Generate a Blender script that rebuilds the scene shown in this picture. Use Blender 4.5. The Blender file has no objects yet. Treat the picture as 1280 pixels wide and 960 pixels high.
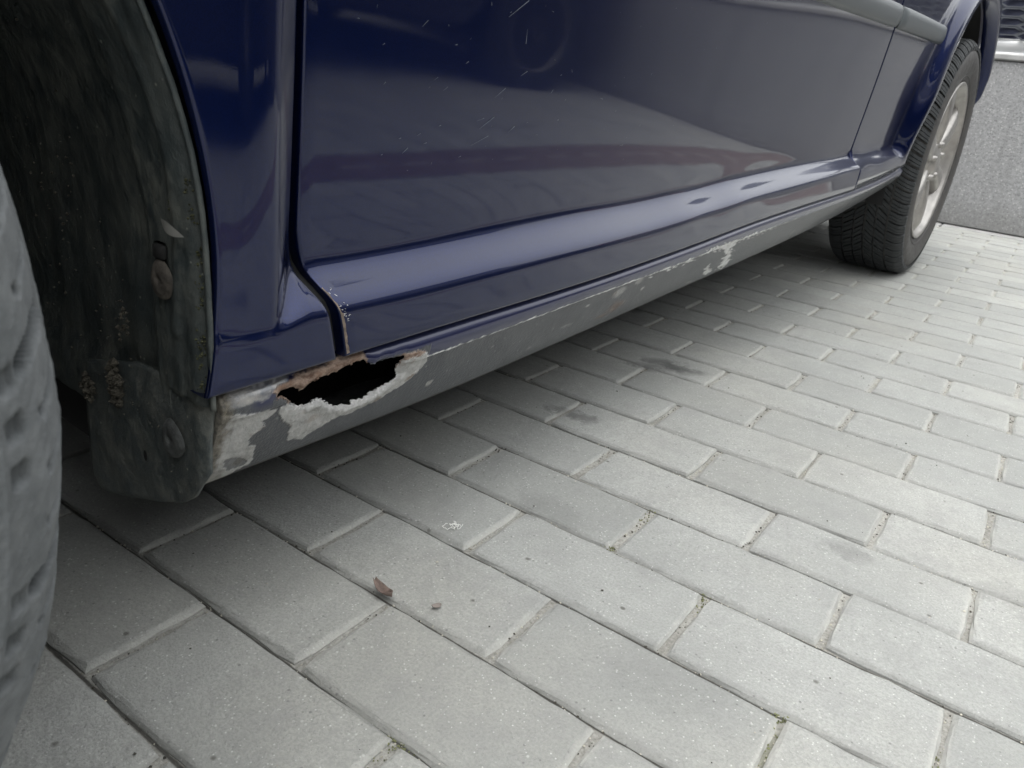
import bpy, bmesh, math, random
import numpy as np
from mathutils import Vector, Matrix, noise

rnd = random.Random(7)
PI = math.pi
SC = bpy.context.scene
COL = SC.collection

# ------------------------------------------------------------------ camera
cam_d = bpy.data.cameras.new('camera')
cam = bpy.data.objects.new('camera', cam_d)
COL.objects.link(cam)
right = Vector((0.8139, 0.5709, 0.1081))
down = Vector((0.2990, -0.2530, -0.9202))
view = Vector((-0.4972, 0.7818, -0.3762)).normalized()
right = (right - view * right.dot(view)).normalized()
up = right.cross(view).normalized()
CAM = Vector((0.3444, -0.4948, 0.4158))
m = Matrix((right, up, -view)).transposed().to_4x4()
m.translation = CAM
cam.matrix_world = m
cam_d.sensor_width = 36.0
cam_d.lens = 27.0
cam_d.clip_start = 0.01
cam_d.clip_end = 500.0
cam_d.dof.use_dof = True
cam_d.dof.focus_distance = 0.66
cam_d.dof.aperture_fstop = 22.0
SC.camera = cam

# ------------------------------------------------------------------ sky, sun, exposure
SUN_EL, SUN_AZ = 66.0, 200.0          # azimuth measured from +y towards +x
world = bpy.data.worlds.new('World')
SC.world = world
world.use_nodes = True
wt = world.node_tree
for n in list(wt.nodes):
    wt.nodes.remove(n)
sky = wt.nodes.new('ShaderNodeTexSky')
sky.sky_type = 'NISHITA'
sky.sun_disc = False
sky.sun_elevation = math.radians(SUN_EL)
sky.sun_rotation = math.radians(SUN_AZ)
sky.air_density = 1.0
sky.dust_density = 6.0
sky.ozone_density = 1.0
hsv = wt.nodes.new('ShaderNodeHueSaturation')
hsv.inputs['Saturation'].default_value = 0.22
hsv.inputs['Value'].default_value = 1.0
bg = wt.nodes.new('ShaderNodeBackground')
bg.inputs['Strength'].default_value = 0.15
wo = wt.nodes.new('ShaderNodeOutputWorld')
wt.links.new(sky.outputs[0], hsv.inputs['Color'])
# an even overcast deck over the clear sky: about three times as bright overhead as at the horizon
tcw = wt.nodes.new('ShaderNodeTexCoord'); sxw = wt.nodes.new('ShaderNodeSeparateXYZ')
wt.links.new(tcw.outputs['Generated'], sxw.inputs[0])
mrw = wt.nodes.new('ShaderNodeMapRange'); wt.links.new(sxw.outputs[2], mrw.inputs[0])
mrw.inputs[1].default_value = 0.0; mrw.inputs[2].default_value = 1.0
mrw.inputs[3].default_value = 4.2; mrw.inputs[4].default_value = 10.5
vmw = wt.nodes.new('ShaderNodeVectorMath'); vmw.operation = 'SCALE'
vmw.inputs[0].default_value = (0.98, 1.0, 1.005)
wt.links.new(mrw.outputs[0], vmw.inputs['Scale'])
mxw = wt.nodes.new('ShaderNodeMix'); mxw.data_type = 'RGBA'; mxw.inputs[0].default_value = 0.65
wt.links.new(hsv.outputs[0], mxw.inputs[6]); wt.links.new(vmw.outputs[0], mxw.inputs[7])
wt.links.new(mxw.outputs[2], bg.inputs['Color'])
wt.links.new(bg.outputs[0], wo.inputs[0])
sl = bpy.data.lights.new('sun', 'SUN')
sl.energy = 1.0
sl.angle = math.radians(60)
sl.color = (1.0, 0.985, 0.96)
so = bpy.data.objects.new('sun', sl)
COL.objects.link(so)
sd = Vector((math.sin(math.radians(SUN_AZ)) * math.cos(math.radians(SUN_EL)),
             math.cos(math.radians(SUN_AZ)) * math.cos(math.radians(SUN_EL)), math.sin(math.radians(SUN_EL))))
so.rotation_euler = sd.to_track_quat('Z', 'Y').to_euler()
so.location = (3, 3, 8)
SC.view_settings.view_transform = 'Standard'
SC.view_settings.look = 'None'
SC.view_settings.gamma = 1.0
SC.view_settings.exposure = 1.15

# ------------------------------------------------------------------ material helpers
class Mat:
    def __init__(self, name):
        self.m = bpy.data.materials.new(name)
        self.m.use_nodes = True
        self.t = self.m.node_tree
        self.b = self.t.nodes['Principled BSDF']
    def n(self, kind, **kw):
        nd = self.t.nodes.new('ShaderNode' + kind)
        for k, v in kw.items():
            setattr(nd, k, v)
        return nd
    def set(self, nd, key, v):
        s = nd.inputs[key] if not isinstance(key, bpy.types.NodeSocket) else key
        if isinstance(v, bpy.types.NodeSocket):
            self.t.links.new(v, s)
        else:
            if isinstance(v, (tuple, list)) and len(v) == 3 and s.type == 'RGBA':
                v = (*v, 1)
            s.default_value = v
        return self
    def p(self, **kw):
        names = dict(color='Base Color', rough='Roughness', metal='Metallic', coat='Coat Weight', coatr='Coat Roughness',
                     ior='IOR', spec='Specular IOR Level', normal='Normal', alpha='Alpha', trans='Transmission Weight',
                     coatn='Coat Normal', emit='Emission Color', emits='Emission Strength', coatior='Coat IOR')
        for k, v in kw.items():
            self.set(self.b, names[k], v)
        return self
    def pos(self):
        return self.n('NewGeometry').outputs['Position']
    def obj(self):
        return self.n('TexCoord').outputs['Object']
    def noise(self, vec, scale, detail=3, rough=0.55):
        nd = self.n('TexNoise')
        self.set(nd, 'Vector', vec); nd.inputs['Scale'].default_value = scale
        nd.inputs['Detail'].default_value = detail; nd.inputs['Roughness'].default_value = rough
        return nd.outputs['Fac']
    def vscale(self, vec, s):
        nd = self.n('VectorMath', operation='MULTIPLY')
        self.set(nd, 0, vec); nd.inputs[1].default_value = s
        return nd.outputs[0]
    def math(self, op, a, b=0.0, clamp=False):
        nd = self.n('Math', operation=op, use_clamp=clamp)
        self.set(nd, 0, a); self.set(nd, 1, b)
        return nd.outputs[0]
    def ramp(self, fac, a, b, va=0.0, vb=1.0):
        nd = self.n('MapRange')
        self.set(nd, 0, fac)
        for i, v in enumerate((a, b, va, vb)):
            nd.inputs[i + 1].default_value = v
        return nd.outputs[0]
    def mix(self, fac, a, b, mode='MIX'):
        nd = self.n('Mix', data_type='RGBA', blend_type=mode)
        self.set(nd, nd.inputs[0], fac); self.set(nd, nd.inputs[6], a); self.set(nd, nd.inputs[7], b)
        return nd.outputs[2]
    def bump(self, h, strength, dist, normal=None):
        nd = self.n('Bump')
        nd.inputs['Strength'].default_value = strength
        nd.inputs['Distance'].default_value = dist
        self.set(nd, 'Height', h)
        if normal is not None:
            self.set(nd, 'Normal', normal)
        return nd.outputs[0]
    def attr(self, name):
        nd = self.n('Attribute'); nd.attribute_name = name
        return nd
    def sep(self, c):
        nd = self.n('SeparateColor'); self.set(nd, 0, c)
        return nd.outputs

def simple(name, color, rough=0.6, metal=0.0, var=0.25, scale=8.0, bump=0.0, bscale=60.0, **kw):
    M = Mat(name)
    P = M.obj()
    f = M.ramp(M.noise(P, scale, 4), 0.3, 0.7)
    c2 = tuple(min(1, c * (1 + var)) for c in color); c1 = tuple(c * (1 - var) for c in color)
    M.p(color=M.mix(f, c1, c2), rough=rough, metal=metal, **kw)
    if bump:
        M.p(normal=M.bump(M.noise(P, bscale, 3), bump, 0.002))
    return M.m

# stains on the paving (world x, y, radius x, radius y, strength)
STAINS = [(-0.075, 0.636, 0.05, 0.03, 0.75), (-0.10, 0.60, 0.03, 0.02, 0.5), (-0.089, 0.345, 0.045, 0.018, 0.55), (0.285, 0.271, 0.03, 0.02, 0.3),
          (-0.275, 0.894, 0.04, 0.03, 0.5), (0.45, 0.30, 0.06, 0.03, 0.18), (0.02, 0.12, 0.05, 0.03, 0.18), (0.22, -0.02, 0.05, 0.05, 0.10)]

def paver_material(name, light, dark, tone_attr):
    M = Mat(name)
    P = M.pos()
    if tone_attr:
        tone = M.attr('tone').outputs['Fac']
    else:
        tone = M.n('ObjectInfo').outputs['Random']
    blotch = M.ramp(M.noise(P, 7, 5, 0.6), 0.32, 0.68)
    c = M.mix(tone, dark, light)
    c = M.mix(M.math('MULTIPLY', blotch, 0.55), c, tuple(x * 0.80 for x in dark))
    warm = M.ramp(M.noise(M.vscale(P, (1, 1, 1)), 2.3, 3), 0.45, 0.75)
    c = M.mix(M.math('MULTIPLY', warm, 0.5), c, tuple(l * k for l, k in zip(light, (1.00, 0.95, 0.87))))
    mid = M.ramp(M.noise(P, 60, 5, 0.7), 0.35, 0.75)
    c = M.mix(M.math('MULTIPLY', mid, 0.28), c, tuple(x * 0.72 for x in dark))
    grain = M.ramp(M.noise(P, 420, 4, 0.7), 0.36, 0.64)
    c = M.mix(M.math('MULTIPLY', grain, 0.50), c, tuple(x * 0.62 for x in dark))
    # light and dark aggregate grains
    for sc_, lo, hi, colr, amt in ((430, 0.0, 0.08, (0.66, 0.66, 0.64), 0.6), (260, 0.0, 0.035, (0.12, 0.12, 0.12), 0.6), (250, 0.0, 0.05, (0.60, 0.60, 0.57), 0.5), (620, 0.0, 0.12, (0.20, 0.20, 0.195), 0.5)):
        v = M.n('TexVoronoi'); M.set(v, 'Vector', M.vscale(P, (1 + 0.013 * sc_ / 100, 1, 1))); v.inputs['Scale'].default_value = sc_
        near = M.ramp(v.outputs['Distance'], 0.18, 0.34, 1, 0)
        pick = M.math('LESS_THAN', M.sep(v.outputs['Color'])[0], hi)
        c = M.mix(M.math('MULTIPLY', M.math('MULTIPLY', near, pick), amt), c, colr)
    # crumbs of dirt
    v = M.n('TexVoronoi'); M.set(v, 'Vector', P); v.inputs['Scale'].default_value = 38
    wob = M.math('ADD', v.outputs['Distance'], M.math('MULTIPLY', M.noise(P, 160, 2), 0.10))
    near = M.ramp(wob, 0.10, 0.16, 1, 0)
    pick = M.math('LESS_THAN', M.sep(v.outputs['Color'])[1], 0.16)
    c = M.mix(M.math('MULTIPLY', M.math('MULTIPLY', near, pick), 0.7), c, (0.07, 0.065, 0.055))
    # stains
    sep = M.n('SeparateXYZ'); M.set(sep, 0, P)
    wx = M.math('MULTIPLY', M.math('SUBTRACT', M.noise(P, 30, 6, 0.7), 0.5), 0.085)
    tot = None
    for (x, y, rx, ry, a) in STAINS:
        dx = M.math('DIVIDE', M.math('ADD', M.math('SUBTRACT', sep.outputs[0], x), wx), rx)
        dy = M.math('DIVIDE', M.math('ADD', M.math('SUBTRACT', sep.outputs[1], y), wx), ry)
        d = M.math('ADD', M.math('MULTIPLY', dx, dx), M.math('MULTIPLY', dy, dy))
        k = M.ramp(d, 0.1, 1.1, a, 0.0)
        tot = k if tot is None else M.math('MAXIMUM', tot, k)
    c = M.mix(tot, c, (0.05, 0.05, 0.05))
        # dirt along block edges; its wide dark side also paints chamfer shade
    u_, v_ = sep.outputs[0], sep.outputs[1]
    row = M.math('FLOOR', M.math('MULTIPLY', v_, 10.0))
    par = M.math('ABSOLUTE', M.math('MODULO', row, 2.0))
    ux = M.math('SUBTRACT', u_, M.math('MULTIPLY', par, 0.1))
    dx = M.math('MULTIPLY', M.math('ABSOLUTE', M.math('SUBTRACT', M.math('FRACT', M.math('ADD', M.math('MULTIPLY', ux, 5.0), 0.5)), 0.5)), 0.2)
    fv = M.math('FRACT', M.math('MULTIPLY', v_, 10.0))
    dy = M.math('MULTIPLY', M.math('MINIMUM', fv, M.math('MULTIPLY', M.math('SUBTRACT', 1.0, fv), 2.2)), 0.1)
    rag = M.math('MULTIPLY', M.math('SUBTRACT', M.noise(P, 55, 5, 0.7), 0.5), 0.016)
    gy_ = M.ramp(M.math('ADD', dy, rag), 0.0040, 0.0085, 0.30, 0.0)
    c = M.mix(gy_, c, (0.155, 0.155, 0.148))
    gx_ = M.ramp(M.math('ADD', dx, M.math('MULTIPLY', rag, 0.6)), 0.0035, 0.0075, 0.5, 0.0)
    c = M.mix(gx_, c, (0.47, 0.465, 0.43))
    wear = M.ramp(M.noise(P, 16, 6, 0.7), 0.50, 0.70, 0.0, 0.42)
    c = M.mix(wear, c, (0.24, 0.24, 0.235))
    M.p(color=c, rough=0.88, spec=0.3)
    h = M.math('ADD', M.math('MULTIPLY', M.noise(P, 420, 5, 0.75), 0.8), M.math('MULTIPLY', M.noise(P, 70, 4), 1.3))
    M.p(normal=M.bump(h, 0.9, 0.0024))
    return M.m

GREY_L, GREY_D = (0.445, 0.452, 0.430), (0.338, 0.345, 0.328)
M_PAVER = paver_material('grey concrete paver', GREY_L, GREY_D, False)
M_PAVER_S = paver_material('grey concrete paver far', GREY_L, GREY_D, True)
M_RED_S = paver_material('red concrete paver', (0.235, 0.165, 0.150), (0.18, 0.125, 0.115), True)

def sand_material():
    M = Mat('joint sand')
    P = M.pos()
    g = M.ramp(M.noise(P, 300, 5, 0.7), 0.3, 0.7)
    c = M.mix(g, (0.24, 0.235, 0.21), (0.54, 0.53, 0.49))
    b = M.ramp(M.noise(P, 9, 4, 0.6), 0.42, 0.62)
    c = M.mix(M.math('MULTIPLY', b, 0.45), c, (0.14, 0.135, 0.115))
    gr = M.ramp(M.noise(P, 5, 3), 0.60, 0.72)
    c = M.mix(M.math('MULTIPLY', gr, 0.35), c, (0.16, 0.17, 0.08))
    sy = M.n('SeparateXYZ'); M.set(sy, 0, P)
    fr = M.math('ABSOLUTE', M.math('SUBTRACT', M.math('FRACT', M.math('ADD', M.math('MULTIPLY', sy.outputs[1], 10.0), 0.5)), 0.5))
    ln = M.ramp(M.math('ADD', fr, M.math('MULTIPLY', M.noise(P, 120, 3), 0.012)), 0.014, 0.026, 0.85, 0.0)
    c = M.mix(ln, c, (0.035, 0.033, 0.028))
    M.p(color=c, rough=0.95, normal=M.bump(M.noise(P, 260, 5, 0.8), 1.0, 0.004))
    return M.m
M_SAND = sand_material()

def far_paving_material():
    M = Mat('far paving')
    P = M.pos()
    b = M.n('TexBrick'); M.set(b, 'Vector', P)
    b.offset = 0.5
    b.inputs['Color1'].default_value = (0.40, 0.405, 0.39, 1)
    b.inputs['Color2'].default_value = (0.34, 0.345, 0.335, 1)
    b.inputs['Mortar'].default_value = (0.16, 0.155, 0.14, 1)
    b.inputs['Scale'].default_value = 1.0
    b.inputs['Brick Width'].default_value = 0.2
    b.inputs['Row Height'].default_value = 0.1
    b.inputs['Mortar Size'].default_value = 0.004
    c = M.mix(M.ramp(M.noise(P, 3, 4), 0.3, 0.7), b.outputs['Color'], (0.30, 0.30, 0.29))
    M.p(color=c, rough=0.9)
    return M.m
M_FAR = far_paving_material()

def paint_material():
    M = Mat('dark blue car paint')
    P = M.obj()
    sepo = M.n('SeparateXYZ'); M.set(sepo, 0, P)
    fl = M.n('TexVoronoi'); M.set(fl, 'Vector', P); fl.inputs['Scale'].default_value = 2600
    base = M.mix(M.math('MULTIPLY', M.sep(fl.outputs['Color'])[0], 0.5), (0.0006, 0.0046, 0.034), (0.0022, 0.0115, 0.090))
    dust = M.ramp(M.noise(M.vscale(P, (1, 1.0, 0.35)), 22, 5, 0.65), 0.35, 0.8)
    low = M.ramp(sepo.outputs[2], 0.22, 0.5, 0.9, 0.35)
    d = M.math('MULTIPLY', M.math('MULTIPLY', M.math('ADD', M.math('MULTIPLY', dust, 0.6), 0.25), low), 0.025)
    base = M.mix(d, base, (0.33, 0.33, 0.31))
    M.p(color=base, metal=0.7, rough=0.30, coat=1.0, coatior=1.42, spec=0.15)
    M.p(coatr=M.ramp(dust, 0, 1, 0.015, 0.06))
    b = M.bump(M.noise(P, 900, 2), 0.010, 0.0006)
    M.p(coatn=b)
    return M.m
M_PAINT = paint_material()

def sill_material():
    M = Mat('sill paint with wear and painted highlight')
    P = M.obj()
    w = M.sep(M.attr('wear').outputs['Color'])
    w2 = M.sep(M.attr('wear_and_highlight').outputs['Color'])
    flake, rust, blue = w[0], w[1], w[2]
    white, dirt, pale = w2[0], w2[1], w2[2]
    stone = M.mix(M.ramp(M.noise(P, 30, 5), 0.3, 0.7), (0.036, 0.041, 0.051), (0.062, 0.067, 0.076))
    sp = M.n('TexVoronoi'); M.set(sp, 'Vector', P); sp.inputs['Scale'].default_value = 160
    spk = M.math('MULTIPLY', M.ramp(sp.outputs['Distance'], 0.1, 0.28, 1, 0), M.math('LESS_THAN', M.sep(sp.outputs['Color'])[0], 0.10))
    stone = M.mix(M.math('MULTIPLY', spk, 0.35), stone, (0.35, 0.35, 0.34))
    streak = M.ramp(M.noise(M.vscale(P, (1, 1, 0.25)), 110, 4), 0.5, 0.75)
    stone = M.mix(M.math('MULTIPLY', streak, 0.25), stone, (0.17, 0.172, 0.17))
    c = M.mix(blue, stone, (0.007, 0.011, 0.060))
    primer = M.mix(M.ramp(M.noise(P, 120, 5, 0.7), 0.35, 0.65), (0.36, 0.36, 0.35), (0.52, 0.515, 0.50))
    primer = M.mix(M.ramp(M.noise(P, 45, 4), 0.58, 0.68, 0, 0.7), primer, (0.20, 0.15, 0.11))
    c = M.mix(flake, c, primer)
    pl = M.mix(M.ramp(M.noise(P, 90, 5, 0.7), 0.35, 0.7), (0.16, 0.17, 0.19), (0.45, 0.43, 0.39))
    c = M.mix(pale, c, pl)  # pale band is a highlight put into the colour
    rs = M.mix(M.ramp(M.noise(M.vscale(P, (1, 0.5, 1)), 150, 6, 0.75), 0.35, 0.66), (0.14, 0.085, 0.060), (0.46, 0.36, 0.29))
    rs = M.mix(M.ramp(M.noise(P, 60, 4, 0.6), 0.5, 0.62, 0, 0.6), rs, (0.23, 0.13, 0.085))
    c = M.mix(rust, c, rs)
    c = M.mix(white, c, (0.80, 0.80, 0.79))
    dc = M.mix(M.ramp(M.noise(P, 300, 5), 0.35, 0.65), (0.05, 0.042, 0.03), (0.17, 0.15, 0.11))
    c = M.mix(dirt, c, dc)
    matt = M.math('MAXIMUM', M.math('MAXIMUM', flake, rust), M.math('MAXIMUM', dirt, white))
    M.p(color=c, rough=M.mix(matt, M.mix(blue, (0.30,) * 3, (0.35,) * 3), (0.82,) * 3), metal=M.math('MULTIPLY', blue, 0.35))
    M.p(coat=M.math('MULTIPLY', M.math('SUBTRACT', 1.0, matt, True), M.math('ADD', M.math('MULTIPLY', blue, 0.6), 0.35)), coatr=0.12)
    h1 = M.math('MULTIPLY', M.noise(P, 420, 3), M.math('SUBTRACT', 1.0, blue, True))
    h2 = M.math('MULTIPLY', M.noise(P, 110, 6, 0.75), M.math('MULTIPLY', M.math('MAXIMUM', M.math('MAXIMUM', flake, rust), dirt), 3.0))
    M.p(normal=M.bump(M.math('ADD', M.math('MULTIPLY', h1, 0.9), h2), 0.8, 0.0009))
    return M.m
M_SILL = sill_material()

def dusty_plastic(name, base, dust, amount, rough=0.6, bump=0.6, long=(1, 1, 0.3)):
    M = Mat(name)
    P = M.obj()
    f = M.ramp(M.noise(M.vscale(P, long), 60, 7, 0.75), 0.42, 0.66)
    f2 = M.ramp(M.noise(P, 12, 4), 0.35, 0.7)
    c = M.mix(M.math('MULTIPLY', M.math('MULTIPLY', f, M.math('ADD', f2, 0.25)), amount), base, dust)
    v = M.n('TexVoronoi'); M.set(v, 'Vector', P); v.inputs['Scale'].default_value = 190
    spk = M.math('MULTIPLY', M.ramp(v.outputs['Distance'], 0.08, 0.22, 1, 0), M.math('LESS_THAN', M.sep(v.outputs['Color'])[0], 0.07))
    c = M.mix(M.math('MULTIPLY', spk, 0.8), c, tuple(min(1, d * 1.7) for d in dust))
    M.p(color=c, rough=M.ramp(f, 0, 1, rough - 0.12, rough + 0.2))
    h = M.math('ADD', M.noise(M.vscale(P, long), 130, 5, 0.7), M.math('MULTIPLY', M.noise(P, 25, 3), 1.5))
    M.p(normal=M.bump(h, bump, 0.0018))
    return M.m
M_LINER = dusty_plastic('dusty black arch liner', (0.036, 0.045, 0.046), (0.19, 0.195, 0.165), 0.7, 0.6, 0.8, (1, 1, 0.6))
M_FLAP = dusty_plastic('dusty mudflap', (0.046, 0.056, 0.057), (0.19, 0.19, 0.165), 0.65, 0.55, 0.9, (1, 1, 0.8))
M_TYRE_DIRTY = dusty_plastic('dusty worn tyre rubber', (0.055, 0.063, 0.066), (0.34, 0.355, 0.355), 0.95, 0.85, 0.5, (1, 1, 1))
def scuff_shaded_rubber():
    M = Mat('tyre rubber with scuffs and painted recess shade')
    P = M.obj()
    w = M.attr('scuff_shade').outputs['Fac']
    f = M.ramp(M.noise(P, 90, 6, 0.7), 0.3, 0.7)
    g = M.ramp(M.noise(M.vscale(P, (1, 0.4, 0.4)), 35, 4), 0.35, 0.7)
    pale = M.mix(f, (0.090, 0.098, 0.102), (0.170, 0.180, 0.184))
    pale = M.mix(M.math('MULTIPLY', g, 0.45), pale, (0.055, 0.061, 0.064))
    c = M.mix(w, (0.030, 0.034, 0.036), pale)  # recesses go dark as painted shade, raised rubber stays scuffed and pale
    M.p(color=c, rough=0.85)
    M.p(normal=M.bump(M.math('ADD', M.noise(P, 420, 5, 0.7), M.math('MULTIPLY', M.noise(P, 90, 3), 0.6)), 0.5, 0.0012))
    return M.m
M_SCUFF_SHADE = scuff_shaded_rubber()
M_TYRE = dusty_plastic('black tyre rubber', (0.022, 0.025, 0.027), (0.075, 0.078, 0.076), 0.5, 0.7, 0.3, (1, 1, 1))
M_SIDE = dusty_plastic('grey brown dusty tyre sidewall', (0.040, 0.039, 0.038), (0.12, 0.11, 0.10), 0.7, 0.6, 0.2, (1, 1, 1))
M_BLACK = simple('black underbody', (0.012, 0.012, 0.012), 0.8)
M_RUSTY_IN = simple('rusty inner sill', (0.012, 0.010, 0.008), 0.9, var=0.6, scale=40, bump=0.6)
M_BOLT = simple('dusty brown plastic rivet', (0.070, 0.062, 0.052), 0.85, var=0.5, scale=120, bump=0.5, bscale=300)
M_BOLT2 = simple('dusty grey plastic rivet', (0.060, 0.064, 0.063), 0.8, var=0.5, scale=120, bump=0.5, bscale=300)
M_MUD = simple('dry mud', (0.072, 0.066, 0.052), 0.95, var=0.6, scale=200, bump=1.0, bscale=400)
M_MOSS = simple('yellow green moss', (0.034, 0.036, 0.016), 0.95, var=0.7, scale=300)
M_ALLOY = simple('silver alloy', (0.37, 0.355, 0.335), 0.38, 0.7, var=0.18, scale=30, bump=0.1, bscale=200)
M_DISC = simple('brake disc steel', (0.12, 0.10, 0.085), 0.5, 0.7)
M_RUB = simple('grey side moulding', (0.100, 0.112, 0.118), 0.40, var=0.04, scale=4)
M_GLASS = simple('dark tinted car glass', (0.012, 0.014, 0.016), 0.04, var=0.1, coat=1.0)
M_CHROME = simple('chrome', (0.8, 0.8, 0.8), 0.12, 1.0, var=0.05)
M_RED = simple('red lamp lens', (0.35, 0.015, 0.012), 0.15, coat=1.0, var=0.1)
M_CLEAR = simple('clear lamp lens', (0.55, 0.57, 0.60), 0.1, 0.3, coat=1.0, var=0.1)
M_SCRATCH = simple('dried splash mark', (0.13, 0.15, 0.19), 0.7, var=0.4, scale=200)
M_EDGE = simple('chipped door edge', (0.16, 0.125, 0.10), 0.8, var=0.6, scale=180, bump=0.8, bscale=300)
M_EDGEW = simple('chipped white paint edge', (0.60, 0.60, 0.62), 0.7, var=0.3, scale=200)
M_WHITE = simple('silver white car paint', (0.62, 0.63, 0.63), 0.3, 0.1, var=0.03, coat=1.0)
M_NAVY = simple('dark neighbouring car paint', (0.012, 0.014, 0.030), 0.3, 0.2, var=0.1, coat=1.0)
M_MESH = simple('black grille plastic', (0.045, 0.05, 0.06), 0.5, var=0.2)
M_DARKBLUE = simple('dark blue radiator void', (0.008, 0.012, 0.035), 0.6, var=0.2)

def granite_material():
    M = Mat('speckled granite render')
    P = M.pos()
    c = M.mix(M.ramp(M.noise(P, 75, 5, 0.8), 0.36, 0.62), (0.17, 0.173, 0.176), (0.33, 0.333, 0.333))
    c = M.mix(M.math('MULTIPLY', M.ramp(M.noise(P, 3, 4), 0.3, 0.7), 0.3), c, (0.22, 0.223, 0.23))
    for sc_, hi, colr in ((150, 0.20, (0.09, 0.09, 0.095)), (130, 0.14, (0.48, 0.48, 0.47))):
        v = M.n('TexVoronoi'); M.set(v, 'Vector', M.vscale(P, (1, 1, 1.1))); v.inputs['Scale'].default_value = sc_
        k = M.math('MULTIPLY', M.ramp(v.outputs['Distance'], 0.2, 0.5, 1, 0), M.math('LESS_THAN', M.sep(v.outputs['Color'])[0], hi))
        c = M.mix(M.math('MULTIPLY', k, 0.7), c, colr)
    sw = M.n('SeparateXYZ'); M.set(sw, 0, P)
    foot = M.ramp(M.math('ADD', sw.outputs[2], M.math('MULTIPLY', M.math('SUBTRACT', M.noise(P, 9, 5), 0.5), 0.16)), 0.01, 0.13, 0.45, 0.0)
    c = M.mix(foot, c, (0.10, 0.098, 0.088))
    run = M.ramp(M.noise(M.vscale(P, (1, 1, 0.06)), 14, 5), 0.5, 0.75, 0.0, 0.28)
    c = M.mix(run, c, (0.13, 0.13, 0.13))
    M.p(color=c, rough=0.8, normal=M.bump(M.noise(P, 130, 4, 0.7), 0.4, 0.004))
    return M.m
M_GRANITE = granite_material()
M_COPING = simple('pale stone coping', (0.30, 0.30, 0.295), 0.8, var=0.15, scale=20, bump=0.3)
M_FACADE = simple('dark grey facade render', (0.045, 0.050, 0.058), 0.85, var=0.1, scale=3)
M_FACADE2 = simple('reddish brick facade', (0.22, 0.13, 0.115), 0.85, var=0.15, scale=3)
M_WINFR = simple('white window frame', (0.6, 0.6, 0.6), 0.5, var=0.05)

# ------------------------------------------------------------------ mesh helpers
def link(name, me, mat, parent=None, smooth=True, **props):
    o = bpy.data.objects.new(name, me)
    COL.objects.link(o)
    if parent is not None:
        o.parent = parent
    if mat is not None and not me.materials:
        for mm in (mat if isinstance(mat, (list, tuple)) else [mat]):
            me.materials.append(mm)
    if smooth:
        me.shade_smooth()
    for k, v in props.items():
        o[k] = v
    return o

def mesh(name, verts, faces):
    me = bpy.data.meshes.new(name)
    me.from_pydata([tuple(map(float, v)) for v in verts], [], [tuple(map(int, f)) for f in faces])
    me.update()
    return me

class MB:
    """collects simple solids into one mesh"""
    def __init__(self):
        self.v = []; self.f = []
    def add(self, v, f):
        o = len(self.v); self.v += [tuple(x) for x in v]; self.f += [tuple(i + o for i in q) for q in f]
    def box(self, a, b, M=None, bev=0.0):
        (x0, y0, z0), (x1, y1, z1) = a, b
        if bev:
            vs = []
            for z, e in ((z0, bev), (z0 + bev, 0), (z1 - bev, 0), (z1, bev)):
                xa, xb, ya, yb = x0 + e, x1 - e, y0 + e, y1 - e
                k = bev * 0.9
                vs += [(xa + k, ya, z), (xb - k, ya, z), (xb, ya + k, z), (xb, yb - k, z), (xb - k, yb, z), (xa + k, yb, z), (xa, yb - k, z), (xa, ya + k, z)]
            fs = [tuple(reversed(range(8))), tuple(range(24, 32))]
            for r in range(3):
                for i in range(8):
                    j = (i + 1) % 8
                    fs.append((r * 8 + i, r * 8 + j, (r + 1) * 8 + j, (r + 1) * 8 + i))
        else:
            vs = [(x0, y0, z0), (x1, y0, z0), (x1, y1, z0), (x0, y1, z0), (x0, y0, z1), (x1, y0, z1), (x1, y1, z1), (x0, y1, z1)]
            fs = [(3, 2, 1, 0), (4, 5, 6, 7), (0, 1, 5, 4), (1, 2, 6, 5), (2, 3, 7, 6), (3, 0, 4, 7)]
        if M is not None:
            vs = [tuple(M @ Vector(v)) for v in vs]
        self.add(vs, fs)
    def grid(self, P, closed=False):
        """P[i][j] points"""
        n, k = len(P), len(P[0])
        v = [p for r in P for p in r]; f = []
        for i in range(n - 1):
            for j in range(k - 1 + (1 if closed else 0)):
                j2 = (j + 1) % k
                f.append((i * k + j, i * k + j2, (i + 1) * k + j2, (i + 1) * k + j))
        self.add(v, f)
    def build(self, name, mat, parent=None, smooth=True, **props):
        me = mesh(name, self.v, self.f)
        bm = bmesh.new(); bm.from_mesh(me)
        bmesh.ops.recalc_face_normals(bm, faces=bm.faces)
        bm.to_mesh(me); bm.free()
        o = link(name, me, mat, parent, smooth, **props)
        return o

def lathe(profile, seg, axis='x'):
    """profile of (a, r); closed around the x axis"""
    rows = []
    for k in range(seg):
        t = 2 * PI * k / seg
        rows.append([(a, r * math.cos(t), r * math.sin(t)) for a, r in profile])
    rows.append(rows[0])
    mb = MB(); n = len(profile)
    v = [p for r in rows[:-1] for p in r]; f = []
    for k in range(seg):
        k2 = (k + 1) % seg
        for j in range(n - 1):
            f.append((k * n + j, k2 * n + j, k2 * n + j + 1, k * n + j + 1))
    mb.add(v, f)
    return mb

def empty(name, loc, rz=0.0):
    o = bpy.data.objects.new(name, None); COL.objects.link(o)
    o.location = loc; o.rotation_euler = (0, 0, rz); o.empty_display_size = 0.2
    return o

def tag(o, label, cat, group=None):
    o['label'] = label; o['category'] = cat
    if group:
        o['group'] = group
    return o

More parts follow.
